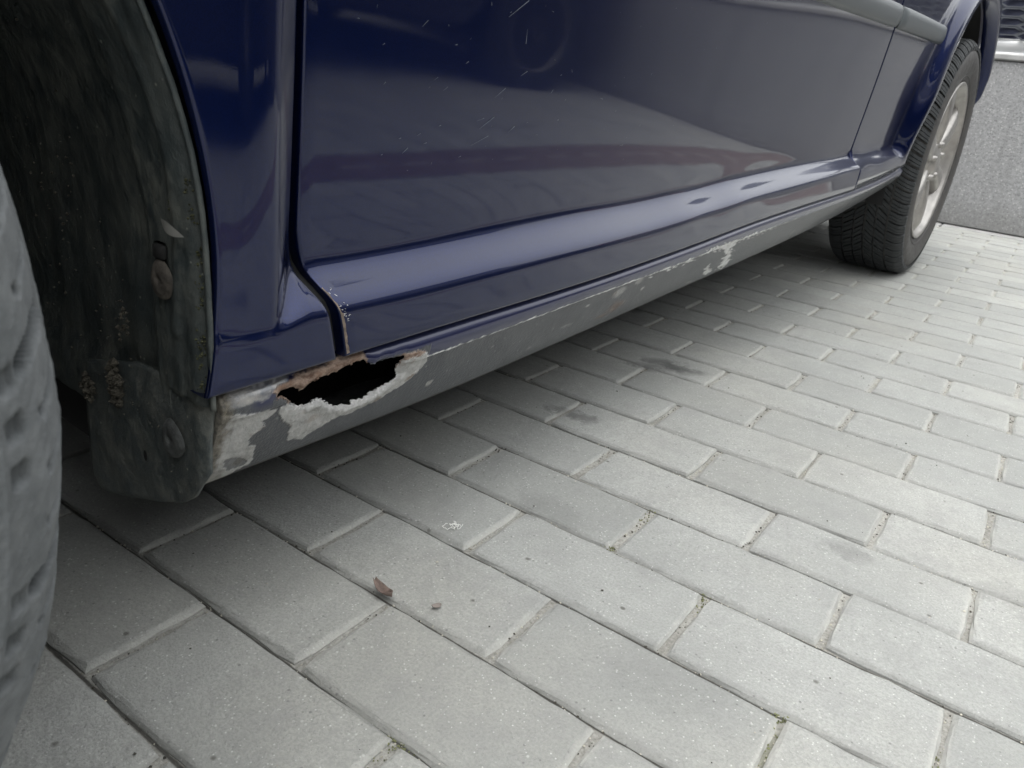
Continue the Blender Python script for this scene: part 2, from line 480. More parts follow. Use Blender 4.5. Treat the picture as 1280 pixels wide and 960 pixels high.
def itp(pts):
    xs = [p[0] for p in pts]; ys = [p[1] for p in pts]
    # smooth the polyline with a dense sample and box filter
    X = np.linspace(-3.4, 1.2, 1841); Y = np.interp(X, xs, ys)
    k = 61
    for _ in range(2):
        Y = np.convolve(np.pad(Y, k // 2, mode='edge'), np.ones(k) / k, 'valid')
    return lambda s: np.interp(s, X, Y)

def sstep(x):
    x = np.clip(x, 0, 1); return x * x * (3 - 2 * x)

# ------------------------------------------------------------------ ground and paving
gr = MB()
nx, ny = 2, 2
gr.grid([[(-60 + 120 * i, -60 + 120 * j, -0.012) for j in range(2)] for i in range(2)])
ground = gr.build('ground', M_FAR, None, False, kind='structure')
pv = MB()
BX0, BX1, BY0, BY1 = -3.0, 7.0, -3.4, 3.3
pv.grid([[(BX0 + (BX1 - BX0) * i / 4, BY0 + (BY1 - BY0) * j / 4, -0.0040) for j in range(5)] for i in range(5)])
pavement = pv.build('pavement', M_SAND, None, False, kind='structure')

def brick_mesh(seed, L=0.2, W=0.1, gx=0.0046, gy=0.0026, rings=True):
    r = random.Random(seed)
    hx, hy = L / 2 - gx / 2, W / 2 - gy / 2
    def ring(e, z, j):
        pts = []
        nxs = 9; nys = 5
        per = [(-hx + 2 * hx * i / nxs, -hy, 0, 1) for i in range(nxs)] + [(hx, -hy + 2 * hy * i / nys, -1, 0) for i in range(nys)] + \
              [(hx - 2 * hx * i / nxs, hy, 0, -1) for i in range(nxs)] + [(-hx, hy - 2 * hy * i / nys, 1, 0) for i in range(nys)]
        for (x, y, nx_, ny_) in per:
            sx = -1 if x > 0 else 1; sy = -1 if y > 0 else 1
            cx = abs(abs(x) - hx) < 1e-6; cy = abs(abs(y) - hy) < 1e-6
            ex = e * sx if cx else 0; ey = e * sy if cy else 0
            k = 0.0012 if (cx and cy) else 0
            pts.append((x + ex + k * sx + r.uniform(-j, j), y + ey + k * sy + r.uniform(-j, j), z + r.uniform(-j, j) * 0.5))
        return pts
    V = ring(0, -0.05, 0) + ring(0.0, -0.0034, 0.0009) + ring(0.0022, -0.0010, 0.0009) + ring(0.0046, -0.0002, 0.0006)
    n = len(V) // 4
    F = []
    for k in range(3):
        for i in range(n):
            j = (i + 1) % n
            F.append((k * n + i, k * n + j, (k + 1) * n + j, (k + 1) * n + i))
    F.append(tuple(range(3 * n, 4 * n)))
    return V, F

variants = [brick_mesh(100 + i) for i in range(14)]
vmesh = []
for i, (V, F) in enumerate(variants):
    me = mesh('brick_%d' % i, V, F); me.materials.append(M_PAVER); vmesh.append(me)

RED_X0, RED_X1 = 0.8, 1.0
def proj(x, y, z=0.0):
    d = Vector((x, y, z)) - CAM
    zz = d.dot(view)
    return 640 + 960 * d.dot(right) / zz, 480 - 960 * d.dot(up) / zz, zz
cells = []
for r in range(int(BY0 / 0.1), int(round(BY1 / 0.1))):
    off = 0.1 if r % 2 else 0.0
    k0 = int((BX0 - off) / 0.2); k1 = int((BX1 - off) / 0.2)
    for k in range(k0, k1):
        x = off + 0.2 * k + 0.1; y = r * 0.1 + 0.05
        if y > BY1 - 0.05:
            continue
        if r % 2 and 0.65 < x < 1.35:
            continue
        cells.append((x, y))
    if r % 2:
        cells += [(0.9, r * 0.1 + 0.05), (1.1, r * 0.1 + 0.05)]
scored = []
for (x, y) in cells:
    px, py, zz = proj(x, y)
    if zz > 0.05 and -130 < px < 1400 and -60 < py < 1100:
        # rough test for lying hidden behind the car
        l = (x - 0.06) * math.cos(math.radians(2.4)) - (y - 1.9) * math.sin(math.radians(2.4))
        if l < -0.45 and y < 1.9:
            continue
        scored.append((-(1 / zz ** 3), x, y))
scored.sort()
near = set((round(x, 3), round(y, 3)) for _, x, y in scored[:299])
SV, SF, ST, SM = [], [], [], []
nb = 0
for (x, y) in cells:
    jx, jy = rnd.uniform(-0.0012, 0.0012), rnd.uniform(-0.0009, 0.0009)
    dz = rnd.uniform(-0.0011, 0.0011); rz = rnd.uniform(-0.006, 0.006)
    tx, ty = rnd.uniform(-0.006, 0.006), rnd.uniform(-0.010, 0.010)
    flip = rnd.choice((0, PI)); vi = rnd.randrange(14); tone = rnd.random()
    Mx = Matrix.Translation((x + jx, y + jy, dz)) @ Matrix.Rotation(rz + flip, 4, 'Z') @ Matrix.Rotation(tx, 4, 'Y') @ Matrix.Rotation(ty, 4, 'X')
    red = RED_X0 < x < RED_X1
    if (round(x, 3), round(y, 3)) in near and not red:
        o = bpy.data.objects.new('brick', vmesh[vi]); COL.objects.link(o); o.parent = pavement
        o.matrix_local = Mx
        nb += 1
    else:
        V, F = variants[vi]; b = len(SV)
        SV += [tuple(Mx @ Vector(v)) for v in V]
        SF += [tuple(i + b for i in f) for f in F]
        ST += [tone] * len(V); SM += [1 if red else 0] * len(F)
for r in range(int(BY0 / 0.1), int(round(BY1 / 0.1))):
    if r % 2:
        for x in (0.75, 1.25):
            V, F = variants[r % 14]; b = len(SV)
            SV += [(x + v[0] * 0.49, r * 0.1 + 0.05 + v[1], v[2]) for v in V]
            SF += [tuple(i + b for i in f) for f in F]
            ST += [rnd.random()] * len(V); SM += [0] * len(F)
me = mesh('bricks', SV, SF)
at = me.attributes.new('tone', 'FLOAT', 'POINT'); at.data.foreach_set('value', ST)
me.materials.append(M_PAVER_S); me.materials.append(M_RED_S)
me.polygons.foreach_set('material_index', SM)
link('far_bricks', me, None, pavement, False, kind='stuff')
print('bricks', nb, len(cells))

# grit lying in the joints and on the pavers
def blob(mb, c, r, seed, sq=(1, 1, 1), sub=0):
    rr = random.Random(seed)
    t = [(1, 0, 0), (-1, 0, 0), (0, 1, 0), (0, -1, 0), (0, 0, 1), (0, 0, -1)]
    f = [(0, 2, 4), (2, 1, 4), (1, 3, 4), (3, 0, 4), (2, 0, 5), (1, 2, 5), (3, 1, 5), (0, 3, 5)]
    a = rr.uniform(0, PI)
    vs = []
    for (x, y, z) in t:
        k = r * rr.uniform(0.6, 1.2)
        X, Y = x * math.cos(a) - y * math.sin(a), x * math.sin(a) + y * math.cos(a)
        vs.append((c[0] + X * k * sq[0], c[1] + Y * k * sq[1], c[2] + z * k * sq[2]))
    mb.add(vs, f)
M_GRIT = simple('pale sand grit', (0.42, 0.40, 0.34), 0.95, var=0.4, scale=150)
M_GRIT_D = simple('dark soil crumbs', (0.060, 0.055, 0.045), 0.95, var=0.6, scale=150)
M_GREEN = simple('joint moss', (0.15, 0.16, 0.08), 0.95, var=0.5, scale=150)
mg, md, mm_ = MB(), MB(), MB()
for i in range(9000):
    r = rnd.randrange(-7, 16)
    if rnd.random() < 0.45:
        x = rnd.uniform(-0.5, 1.6); y = r * 0.1 + rnd.gauss(0, 0.0016)
    else:
        off = 0.1 if r % 2 else 0.0
        x = off + 0.2 * rnd.randrange(-3, 8) + rnd.gauss(0, 0.0030); y = r * 0.1 + rnd.uniform(0, 0.1)
    nn = noise.noise(Vector((x * 7, y * 7, 3)))
    tgt = mg if nn + rnd.uniform(-.35, .35) > -0.05 else md
    rad = rnd.uniform(0.0005, 0.0014)
    blob(tgt, (x, y, -0.0038 + rad * 0.5), rad, i)
for i in range(420):
    x, y = rnd.uniform(-0.4, 1.3), rnd.uniform(-0.5, 1.4)
    blob(md if rnd.random() < 0.6 else mg, (x, y, 0.0008), rnd.uniform(0.0006, 0.0016), i + 50000, (1, 1, 0.6))
for (cx, cy, n_, spx, spy) in ((0.2, 0.095, 30, 0.003, 0.012), (0.1, 0.19, 34, 0.003, 0.02), (0.1, 0.105, 22, 0.006, 0.003), (0.3, 0.0, 26, 0.006, 0.003), (0.1, -0.2, 25, 0.006, 0.003), (0.1, -0.22, 30, 0.003, 0.02), (0.3, -0.03, 22, 0.003, 0.02), (0.4, 0.0, 40, 0.003, 0.04)):
    for i in range(n_):
        blob(mm_, (cx + rnd.gauss(0, spx), cy + rnd.gauss(0, spy), -0.0036 + rnd.uniform(0, 0.0015)), rnd.uniform(0.0005, 0.0013), i, (1, 1, 1.2))
mg.build('sand_grit', M_GRIT, pavement, False, kind='stuff')
md.build('dirt_crumbs', M_GRIT_D, pavement, False, kind='stuff')
mm_.build('joint_moss', M_GREEN, pavement, False, kind='stuff')

# kerb course at the foot of the wall
kb = MB()
WALL_Y = 3.36
for i in range(18):
    x0 = -3.0 + i * 0.6
    me_ = MB(); me_.box((x0 + 0.002, 3.303, -0.05), (x0 + 0.598, WALL_Y + 0.02, 0.004), None, 0.004)
    me_.build('kerb_slab', M_COPING, pavement, False)

# ------------------------------------------------------------------ the blue car, near side measured
ROOT = empty('blue_car', (0.06, 1.9, 0.0), math.radians(-2.4))
tag(ROOT, 'dark blue parked car with a rust hole torn in its sill', 'car')

ZB = itp([(-2.13, .124), (-1.88, .1262), (-1.76, .132), (-1.5, .146), (-1.25, .161), (-1.0, .180), (-.75, .2015), (-.47, .2355), (-.30, .256), (-.19, .275)])
ZC = itp([(-2.12, .184), (-1.92, .187), (-1.7, .1975), (-1.44, .209), (-1.24, .2225), (-.97, .2385), (-.667, .2577), (-.34, .2874)])
ZG = itp([(-2.13, .2055), (-2.03, .2092), (-1.925, .2125), (-1.815, .215), (-1.68, .2185), (-1.54, .2255), (-1.39, .2335), (-1.237, .2455), (-1.01, .2583), (-.74, .2724), (-.467, .2912), (-.33, .3125)])
ZE = itp([(-2.083, .2440), (-2.03, .2420), (-1.93, .2450), (-1.83, .2470), (-1.57, .2565), (-1.42, .267), (-1.27, .2785), (-1.057, .2895), (-.78, .3082), (-.46, .3247)])
ZT = itp([(-2.045, .2790), (-1.92, .2825), (-1.815, .2880), (-1.71, .2925), (-1.55, .2965), (-1.40, .303), (-1.266, .314), (-1.05, .326), (-.87, .3331), (-.65, .3421), (-.36, .3535)])
def bow(s):
    return 0.016 * sstep((np.asarray(s, float) + 1.45) / 1.0)
GAP = lambda z: np.interp(z, [.18, .205, .215, .235, .252, .27, .285, .30, .35, .40, .44, .6, .95], [-2.032, -2.0325, -2.034, -2.0385, -2.0435, -2.0505, -2.055, -2.0582, -2.0598, -2.0613, -2.0632, -2.067, -2.06])
L_UP, L_DN = -0.038, -0.010
def lside(s, z, fender=False):
    s = np.asarray(s, float); z = np.asarray(z, float)
    zg, ze, zt = ZG(s), ZE(s), ZT(s)
    up = np.full(s.shape, L_UP)
    if fender:
        k = sstep((s + 2.090) / 0.040)          # 0 ahead of the ledge point, 1 at the door gap
        up = L_DN - 0.0015 + (L_UP - L_DN + 0.0015) * k
        zt = ze + (zt - ze) * np.clip(k * 1.05 + 0.02, 0.03, 1)
    t = (z - ze) / np.maximum(zt - ze, 1e-4)
    tc = np.clip(t * 1.0, 0, 1)
    f = 0.85 * tc ** 3 * (tc * (6 * tc - 15) + 10) + 0.15 * sstep(tc)
    l = L_DN - 0.001 * np.clip((ze - z) / 0.03, 0, 1.2) + (up - L_DN) * f
    h = np.maximum(z - zt, 0)
    hi = np.where(h < 0.30, 0.105 * h - 0.085 * h * h, 0.105 * 0.30 - 0.085 * 0.09)
    if fender:
        hi = hi * k + (1 - k) * (0.030 * h)
        # upright fold that dies out towards the ledge
        hi = hi + 0.0045 * np.exp(-((s + 2.098) / 0.014) ** 2) * sstep((z - 0.24) / 0.16) * 0.8
    l = l + hi
    l = l - 0.30 * np.maximum(z - 0.60, 0) ** 2
    l = l + 0.0010 * np.sin(s * 24 + 1.6 * np.sin(s * 9)) * np.exp(-((z - 0.5 * (ze + ZT(s))) / 0.022) ** 2)
    l = l + 0.0008 * np.sin(s * 5 + z * 9) * sstep((z - 0.32) / 0.1)
    return l + bow(s)

def finish(me):
    bm = bmesh.new(); bm.from_mesh(me)
    bmesh.ops.recalc_face_normals(bm, faces=bm.faces)
    # make sure they look outwards (+x)
    s = sum(f.normal.x * f.calc_area() for f in bm.faces)
    if s < 0:
        bmesh.ops.reverse_faces(bm, faces=bm.faces)
    bm.to_mesh(me); bm.free()

EDGE = [(0.0, -0.020), (0.0, -0.004), (0.0004, -0.0018), (0.0014, -0.0005), (0.0032, 0.0)]   # (inset, depth)
def panel(sl_, sr_, zlo, zhi, ns, nz_list, fender=False, left=True, right=True):
    """sl_, sr_: functions of z; zlo, zhi: functions of s. Grid with rolled edges."""
    us = [0 + 0 * i for i in range(0)]
    U = list(np.linspace(0, 1, ns))
    rowsV = nz_list
    P = []
    # columns: (u, inset from left, depth) ...
    cols = [(0.0, e[0], max(e[1], -0.0045 if fender else -1), 1) for e in EDGE] if left else [(0.0, 0, 0, 1)]
    cols += [(u, 0.0035 if left else 0, 0, 0) for u in U[1:-1]]
    cols += [(1.0, e[0], e[1], -1) for e in reversed(EDGE)] if right else [(1.0, 0, 0, -1)]
    rows = [(0.0, e[0], e[1]) for e in EDGE] + [(v, 0.0, 0) for v in rowsV]
    for (u, ins, dep, side) in cols:
        line = []
        for (v, zi, zd) in rows:
            # iterate z and s together
            z = 0.3; s = -1.0
            z_ = 0.25
            for _ in range(4):
                a, b = float(sl_(z_)), float(sr_(z_))
                if side == 1: s = a + ins
                elif side == -1: s = b - ins
                else: s = a + 0.0032 + (b - a - 0.0064) * u
                lo, hi = float(zlo(s)) + 0.0015, float(zhi(s))
                if zi or v == 0.0:
                    z_ = lo + zi
                else:
                    z_ = lo + 0.0032 + (hi - lo - 0.0032) * v
            line.append((s, z_, min(dep, zd)))
        P.append(line)
    A = np.array(P)
    l = lside(A[..., 0], A[..., 1], fender) + A[..., 2]
    V = np.stack([l, A[..., 0], A[..., 1]], -1)
    n, k = V.shape[:2]
    F = [(i * k + j, (i + 1) * k + j, (i + 1) * k + j + 1, i * k + j + 1) for i in range(n - 1) for j in range(k - 1)]
    return V.reshape(-1, 3), F

FC = (-2.49, 0.285, 0.362)     # front arch circle: s, z, r
RC = (0.015, 0.335, 0.380)     # rear arch
def farch(z):
    return FC[0] + math.sqrt(max(FC[2] ** 2 - (z - FC[1]) ** 2, 1e-4))
dens = list(np.linspace(0.012, 0.30, 60)) + list(np.linspace(0.31, 1.0, 40))
BELT = 0.93
# front fender, behind the wheel (rear edge of the arch to the door gap)
V, F = panel(farch, lambda z: GAP(z) , ZG, lambda s: 0.625, 46, [x ** 0.9 for x in np.linspace(0.01, 1, 120)], True)
fm = mesh('front_fender', V, F); finish(fm)
fender = link('front_fender', fm, M_PAINT, ROOT)
# fender above and ahead of the arch
def ftop(s):
    d = FC[2] ** 2 - (s - FC[0]) ** 2
    return max(0.622, FC[1] + math.sqrt(d)) if d > 0 else (0.622)
V, F = panel(lambda z: -3.15, lambda z: GAP(z), ftop, lambda s: BELT - 0.06 * sstep((-2.3 - s) / 0.9) * 3, 60, list(np.linspace(0.02, 1, 24)), True, False)
V2 = V.copy(); V2[:, 0] -= 0.16 * np.clip((-2.75 - V2[:, 1]) / 0.4, 0, 1) ** 2
V2[:, 0] += 0.012 * np.exp(-((np.hypot(V2[:, 1] - FC[0], V2[:, 2] - FC[1]) - FC[2]) / 0.03) ** 2)
fm2 = mesh('fender_top', V2, F); finish(fm2)
link('fender_top', fm2, M_PAINT, ROOT)
# front door
V, F = panel(lambda z: GAP(z) + 0.0078, lambda z: -0.7495, ZG, lambda s: BELT, 150, dens, right=False)
dm = mesh('front_door', V, F); finish(dm)
door = link('front_door', dm, M_PAINT, ROOT)
# rear door and wing as one pressing: a fan of rows from the arch out to the door gap
A_ROWS = []
TA0, TA1 = math.radians(183.6), math.radians(-16.0)
G2 = -0.7488
zc0 = float(ZG(G2)) + 0.0015
corner = math.atan2(zc0 - RC[1], G2 - RC[0]) % (2 * PI)
nth = 150
for i in range(nth):
    f_ = i / (nth - 1)
    ta = TA0 + (TA1 - TA0) * f_
    tb = corner + (TA1 - corner) * (f_ ** 1.0)
    a_s, a_z = RC[0] + RC[2] * math.cos(ta), RC[1] + RC[2] * math.sin(ta)
    c, sn = math.cos(tb), math.sin(tb)
    R_ = 9.0
    if c < -1e-6: R_ = min(R_, (G2 - RC[0]) / c)
    if c > 1e-6: R_ = min(R_, (0.78 - RC[0]) / c)
    if sn > 1e-6: R_ = min(R_, (BELT - RC[1]) / sn)
    b_s, b_z = RC[0] + c * R_, RC[1] + sn * R_
    if i == 0:
        b_s, b_z = G2, zc0
    line = [(a_s, a_z, -0.035)]
    d_ = math.hypot(b_s - a_s, b_z - a_z)
    for q in np.linspace(0, 1, 54):
        qq = q ** 1.35
        zz = a_z + (b_z - a_z) * qq; ss_ = a_s + (b_s - a_s) * qq
        if f_ < 0.03 or (i == 0):
            zz = max(zz, float(ZG(ss_)) + 0.0015)
        line.append((ss_, zz, 0.0))
    line.append((b_s, b_z, -0.004)); line.append((b_s, b_z, -0.02))
    A_ROWS.append(line)
A_ROWS.insert(0, [(p_[0], p_[1], min(p_[2], -0.02)) for p_ in A_ROWS[0]])
A = np.array(A_ROWS)
A_ANG = np.linspace(0, 1, A.shape[0])[:, None]
l = lside(A[..., 0], A[..., 1])
rad = np.hypot(A[..., 0] - RC[0], A[..., 1] - RC[1]) - RC[2]
l0 = 0.027
k = sstep((0.066 - rad) / 0.048)
fi = np.clip((A_ANG) / 0.14, 0, 1)
lf = 0.006 + (l0 - 0.006) * sstep(fi)
l = l * (1 - k) + np.maximum(l, lf) * k
l = l - 0.003 * sstep((0.006 - rad) / 0.006)
def tailin(s_, z_):
    s_ = np.asarray(s_, float); z_ = np.asarray(z_, float)
    return -(0.30 * np.maximum(s_ - 0.34, 0) + 0.5 * np.maximum(s_ - 0.34, 0) ** 2) - 0.10 * sstep((0.50 - z_) / 0.16) * sstep((s_ - 0.16) / 0.14)
l = l + A[..., 2] + tailin(A[..., 0], A[..., 1])
VV = np.stack([l, A[..., 0], A[..., 1]], -1)
n_, k_ = VV.shape[:2]
F2 = [(i * k_ + j, (i + 1) * k_ + j, (i + 1) * k_ + j + 1, i * k_ + j + 1) for i in range(n_ - 1) for j in range(k_ - 1)]
qm = mesh('rear_wing', VV.reshape(-1, 3), F2); finish(qm)
rwing = link('rear_wing', qm, M_PAINT, ROOT)
# black strip added in the door gap to stand in for its shade
mb = MB()
mb.grid([[(float(lside(float(GAP(z)), z)) - 0.011, float(GAP(z)) + d_, z) for d_ in (-0.001, 0.009)] for z in np.linspace(0.213, 0.92, 90)])
mb.build('gap_shade_strip', M_BLACK, ROOT, False)
mb = MB()  # second added strip, darkening the seam between the doors
mb.grid([[(float(lside(-0.75, z)) - 0.006, -0.749 + d_, z) for d_ in (-0.0035, 0.0035)] for z in np.linspace(0.275, 0.92, 40)])
mb.build('gap_shade_strip', M_BLACK, ROOT, False)

# side mouldings, one on each door
def moulding(s0, s1, parent, name='side_moulding'):
    mb = MB(); P = []
    ss = list(np.linspace(s0, s1, max(6, int((s1 - s0) / 0.03))))
    ss = [s0, s0 + 0.002] + ss[1:-1] + [s1 - 0.004, s1]
    for i, s in enumerate(ss):
        e = 0.55 if i in (0, len(ss) - 1) else (0.93 if i in (1, len(ss) - 2) else 1.0)
        z0 = 0.5795 + (s + 0.75) * 0.022; hgt = 0.019
        row = []
        for q in range(11):
            a = PI * q / 10
            zz = z0 - hgt * math.cos(a) * (1 if e == 1 else 0.97)
            ll = float(lside(s, zz)) - 0.001 + 0.0115 * (math.sin(a) ** 0.55) * e
            row.append((ll, s, zz))
        P.append(row)
    mb.grid(P)
    o = mb.build(name, M_RUB, parent)
    finish(o.data)
    return o
moulding(-2.03, -0.7560, door)
moulding(-0.7430, -0.338, rwing)

# ---- the sill, with its torn rust hole and paint wear, plus a painted highlight
def lsill(s, z):
    zb, zc, zg = ZB(s), ZC(s), ZG(s)
    t = np.clip((z - zb) / (zc - zb), 0, 1)
    low = -.052 + .032 * t ** .7
    t2 = np.clip((z - zc) / (zg - zc), 0, 1.2)
    hi = -.018 + .003 * np.sin(PI * np.minimum(t2, 1)) - .024 * np.maximum(t2 - .5, 0) ** 2
    return np.where(z < zc, low, hi) + bow(s) * 1.0

POLY = dict(
 hole=[(-2.0804, 0.1939), (-2.0774, 0.1964), (-2.0669, 0.1965), (-2.0625, 0.1937), (-2.059, 0.1921), (-2.0495, 0.1971), (-2.0393, 0.1979), (-2.0288, 0.1986), (-2.0161, 0.2011), (-2.0011, 0.2016), (-1.9957, 0.1977), (-1.9917, 0.1961), (-1.9786, 0.1968), (-1.9604, 0.1953), (-1.9572, 0.189), (-1.9586, 0.182), (-1.9572, 0.1758), (-1.9603, 0.1703), (-1.9665, 0.1684), (-1.9726, 0.1664), (-1.982, 0.1629), (-1.9919, 0.161), (-2.0002, 0.162), (-2.0072, 0.1604), (-2.0184, 0.1632), (-2.0279, 0.1689), (-2.0363, 0.1757), (-2.0435, 0.1764), (-2.0486, 0.1744), (-2.0583, 0.1767), (-2.0653, 0.1818), (-2.072, 0.1882)],
 flake=[(-2.076, 0.1798), (-2.0739, 0.182), (-2.0687, 0.1825), (-2.0613, 0.1793), (-2.0493, 0.1765), (-2.0372, 0.1783), (-2.0198, 0.1666), (-1.9932, 0.164), (-1.974, 0.1694), (-1.9634, 0.1738), (-1.9621, 0.1835), (-1.9615, 0.1902), (-1.9562, 0.1912), (-1.9469, 0.1936), (-1.9335, 0.1934), (-1.9261, 0.1812), (-1.9312, 0.1743), (-1.9386, 0.1678), (-1.9479, 0.1626), (-1.9604, 0.1586), (-1.9721, 0.1536), (-1.9876, 0.1517), (-2.0001, 0.1501), (-2.0107, 0.1508), (-2.0218, 0.1475), (-2.0305, 0.1451), (-2.0364, 0.1421), (-2.0422, 0.1391), (-2.0573, 0.1446), (-2.0594, 0.1514), (-2.0598, 0.1589), (-2.0652, 0.1638), (-2.0711, 0.169), (-2.0746, 0.1748)],
 left=[(-2.128, 0.1922), (-2.1178, 0.1902), (-2.1062, 0.1883), (-2.0908, 0.1838), (-2.0781, 0.1821), (-2.0808, 0.177), (-2.0873, 0.1742), (-2.0841, 0.168), (-2.09, 0.1657), (-2.0943, 0.1615), (-2.0934, 0.1541), (-2.0878, 0.1493), (-2.0861, 0.141), (-2.084, 0.1318), (-2.0891, 0.13), (-2.0945, 0.1284), (-2.0986, 0.1227), (-2.1058, 0.1183), (-2.1117, 0.11), (-2.14, 0.11), (-2.14, 0.1473), (-2.14, 0.1922)],
 lefthole=[(-2.1101, 0.1456), (-2.106, 0.1481), (-2.0967, 0.144), (-2.0891, 0.1371), (-2.09, 0.132), (-2.0991, 0.1338), (-2.1053, 0.1342), (-2.1094, 0.1402)],
 rust=[(-2.0878, 0.1989), (-2.0825, 0.1996), (-2.0729, 0.2021), (-2.0592, 0.2048), (-2.0461, 0.206), (-2.0279, 0.2074), (-2.0138, 0.2084), (-2.0008, 0.208), (-1.9982, 0.1992), (-2.007, 0.1959), (-2.0189, 0.1931), (-2.0306, 0.192), (-2.0459, 0.1888), (-2.0612, 0.188), (-2.0772, 0.1926)],
 rust2=[(-1.9608, 0.198), (-1.9479, 0.1973), (-1.9355, 0.1949), (-1.9388, 0.1916), (-1.9492, 0.1918), (-1.957, 0.1897), (-1.9625, 0.1928)],
 pale=[(-2.14, 0.2018), (-2.1102, 0.2064), (-2.0991, 0.2065), (-2.0834, 0.2079), (-2.0674, 0.2078), (-2.0745, 0.1994), (-2.0828, 0.1989), (-2.0867, 0.197), (-2.0949, 0.1941), (-2.1028, 0.1953), (-2.1143, 0.1951), (-2.14, 0.1953)],
 patch2=[(-1.393, 0.2206), (-1.3567, 0.2217), (-1.3273, 0.2214), (-1.2975, 0.2223), (-1.2565, 0.2244), (-1.2185, 0.2214), (-1.2595, 0.2182), (-1.2707, 0.2113), (-1.2494, 0.1957), (-1.2262, 0.1753), (-1.2404, 0.1688), (-1.2722, 0.1725), (-1.2747, 0.185), (-1.2854, 0.2004), (-1.3059, 0.2098), (-1.3508, 0.2158)],
 patch3=[(-1.3299, 0.1745), (-1.3364, 0.1871), (-1.3223, 0.1909), (-1.3073, 0.1804), (-1.2722, 0.1725), (-1.2846, 0.168), (-1.3018, 0.1659)])
def sdf(poly, X, Z, sx=1.0):
    """signed distance (negative inside) from points to a polygon"""
    p = np.array(poly) * [sx, 1]; X = X * sx
    d = np.full(X.shape, 1e9); ins = np.zeros(X.shape, bool)
    for i in range(len(p)):
        a, b = p[i], p[(i + 1) % len(p)]
        e = b - a; w0, w1 = X - a[0], Z - a[1]
        t = np.clip((w0 * e[0] + w1 * e[1]) / (e @ e), 0, 1)
        d = np.minimum(d, np.hypot(w0 - e[0] * t, w1 - e[1] * t))
        if abs(b[1] - a[1]) > 1e-9:
            c = ((a[1] > Z) != (b[1] > Z)) & (X < (b[0] - a[0]) * (Z - a[1]) / (b[1] - a[1]) + a[0])
            ins ^= c
    return np.where(ins, -d, d)
def fnoise(S, Z, sc, seed=0.0, oct_=4):
    out = np.empty(S.shape)
    fs, fz, fo = S.ravel(), Z.ravel(), out.ravel()
    for i in range(fs.size):
        fo[i] = noise.fractal(Vector((fs[i] * sc, fz[i] * sc, seed)), 0.6, 2.0, oct_)
    return fo.reshape(S.shape)

S_END = -0.345
scol = np.concatenate([np.arange(-2.1245, -1.90, 0.0010), np.arange(-1.90, -1.10, 0.0032), np.linspace(-1.10, S_END, 70)])
NT = 88
tcol = np.linspace(0, 1, NT)
S, T = np.meshgrid(scol, tcol, indexing='ij')
zb, zg = ZB(S), ZG(S)
Z = zb + (zg - 0.0008 - zb) * T
L = lsill(S, Z)
n1 = fnoise(S, Z, 130, 1.0); n2 = fnoise(S, Z, 320, 5.0); n3 = fnoise(S, Z, 40, 9.0, 3)
jag = 0.0016 * n1 + 0.0011 * n2
dh = sdf(POLY['hole'], S, Z) + 0.0015 * n1 + 0.0004 * n2
wm = lambda d, w=0.0005: np.clip(0.5 - d / (2 * w), 0, 1)
dfl = sdf(POLY['flake'], S, Z) + jag
flake = wm(dfl)
dl = sdf(POLY['left'], S, Z) + jag
dlh = sdf(POLY['lefthole'], S, Z) + jag
left = wm(dl) * (1 - 0.75 * wm(dlh))
rust = np.maximum(wm(sdf(POLY['rust'], S, Z) + jag * 0.8), wm(sdf(POLY['rust2'], S, Z) + jag))
# rust bleeding round the rim of the hole
rust = np.maximum(rust, wm(dh - 0.0016 - 0.002 * n3, 0.0006) * (Z > 0.182) * ((S < -1.998) | (S > -1.966)) * 0.9)
pale = wm(sdf(POLY['pale'], S, Z) + jag * 0.8, 0.0012) * 0.9  # whitish band at the front end, painted in place of a highlight
zc = ZC(S)
bluem = wm(zc + 0.0008 + 0.0012 * n3 - Z, 0.0004)
bluem = np.where(S < -1.93, wm(0.1965 + (S + 2.0) * 0.05 - Z + jag * 0.6, 0.0005) , bluem)
bluem = np.where(S < -2.085, wm(0.188 - Z, 0.004) * wm(-2.101 - S, 0.004), bluem)
chipw = np.clip(0.00095 + 0.0008 * (n3 + 0.4) + 0.0013 * n1, 0.00045, 0.0030) * np.interp(S[:, :1], [-1.95, -1.92, -1.5, -1.2, -1.1, -0.9], [0.0, 0.9, 1.2, 1.9, 0.8, 0.0])
white = wm(np.abs(Z - zc - 0.0006 * n3) - chipw, 0.00035)
nst = fnoise(S * 0.30 + Z * 0.9, Z, 210, 3.0, 4)
pt = np.maximum(wm(sdf(POLY['patch2'], S, Z, 0.35) + 0.0012 + 0.0050 * nst, 0.0006), wm(sdf(POLY['patch3'], S, Z, 0.35) + 0.0022 + 0.0045 * nst, 0.0006))
near_chip = np.clip(1 - np.abs(Z - zc + 0.003) / 0.0065, 0, 1) * np.interp(S[:, :1], [-1.62, -1.5, -1.15, -1.05], [0, 1, 1, 0])
pt = np.maximum(pt, np.clip((nst * near_chip - 0.20) * 14, 0, 1))
flake2 = pt * 0.95
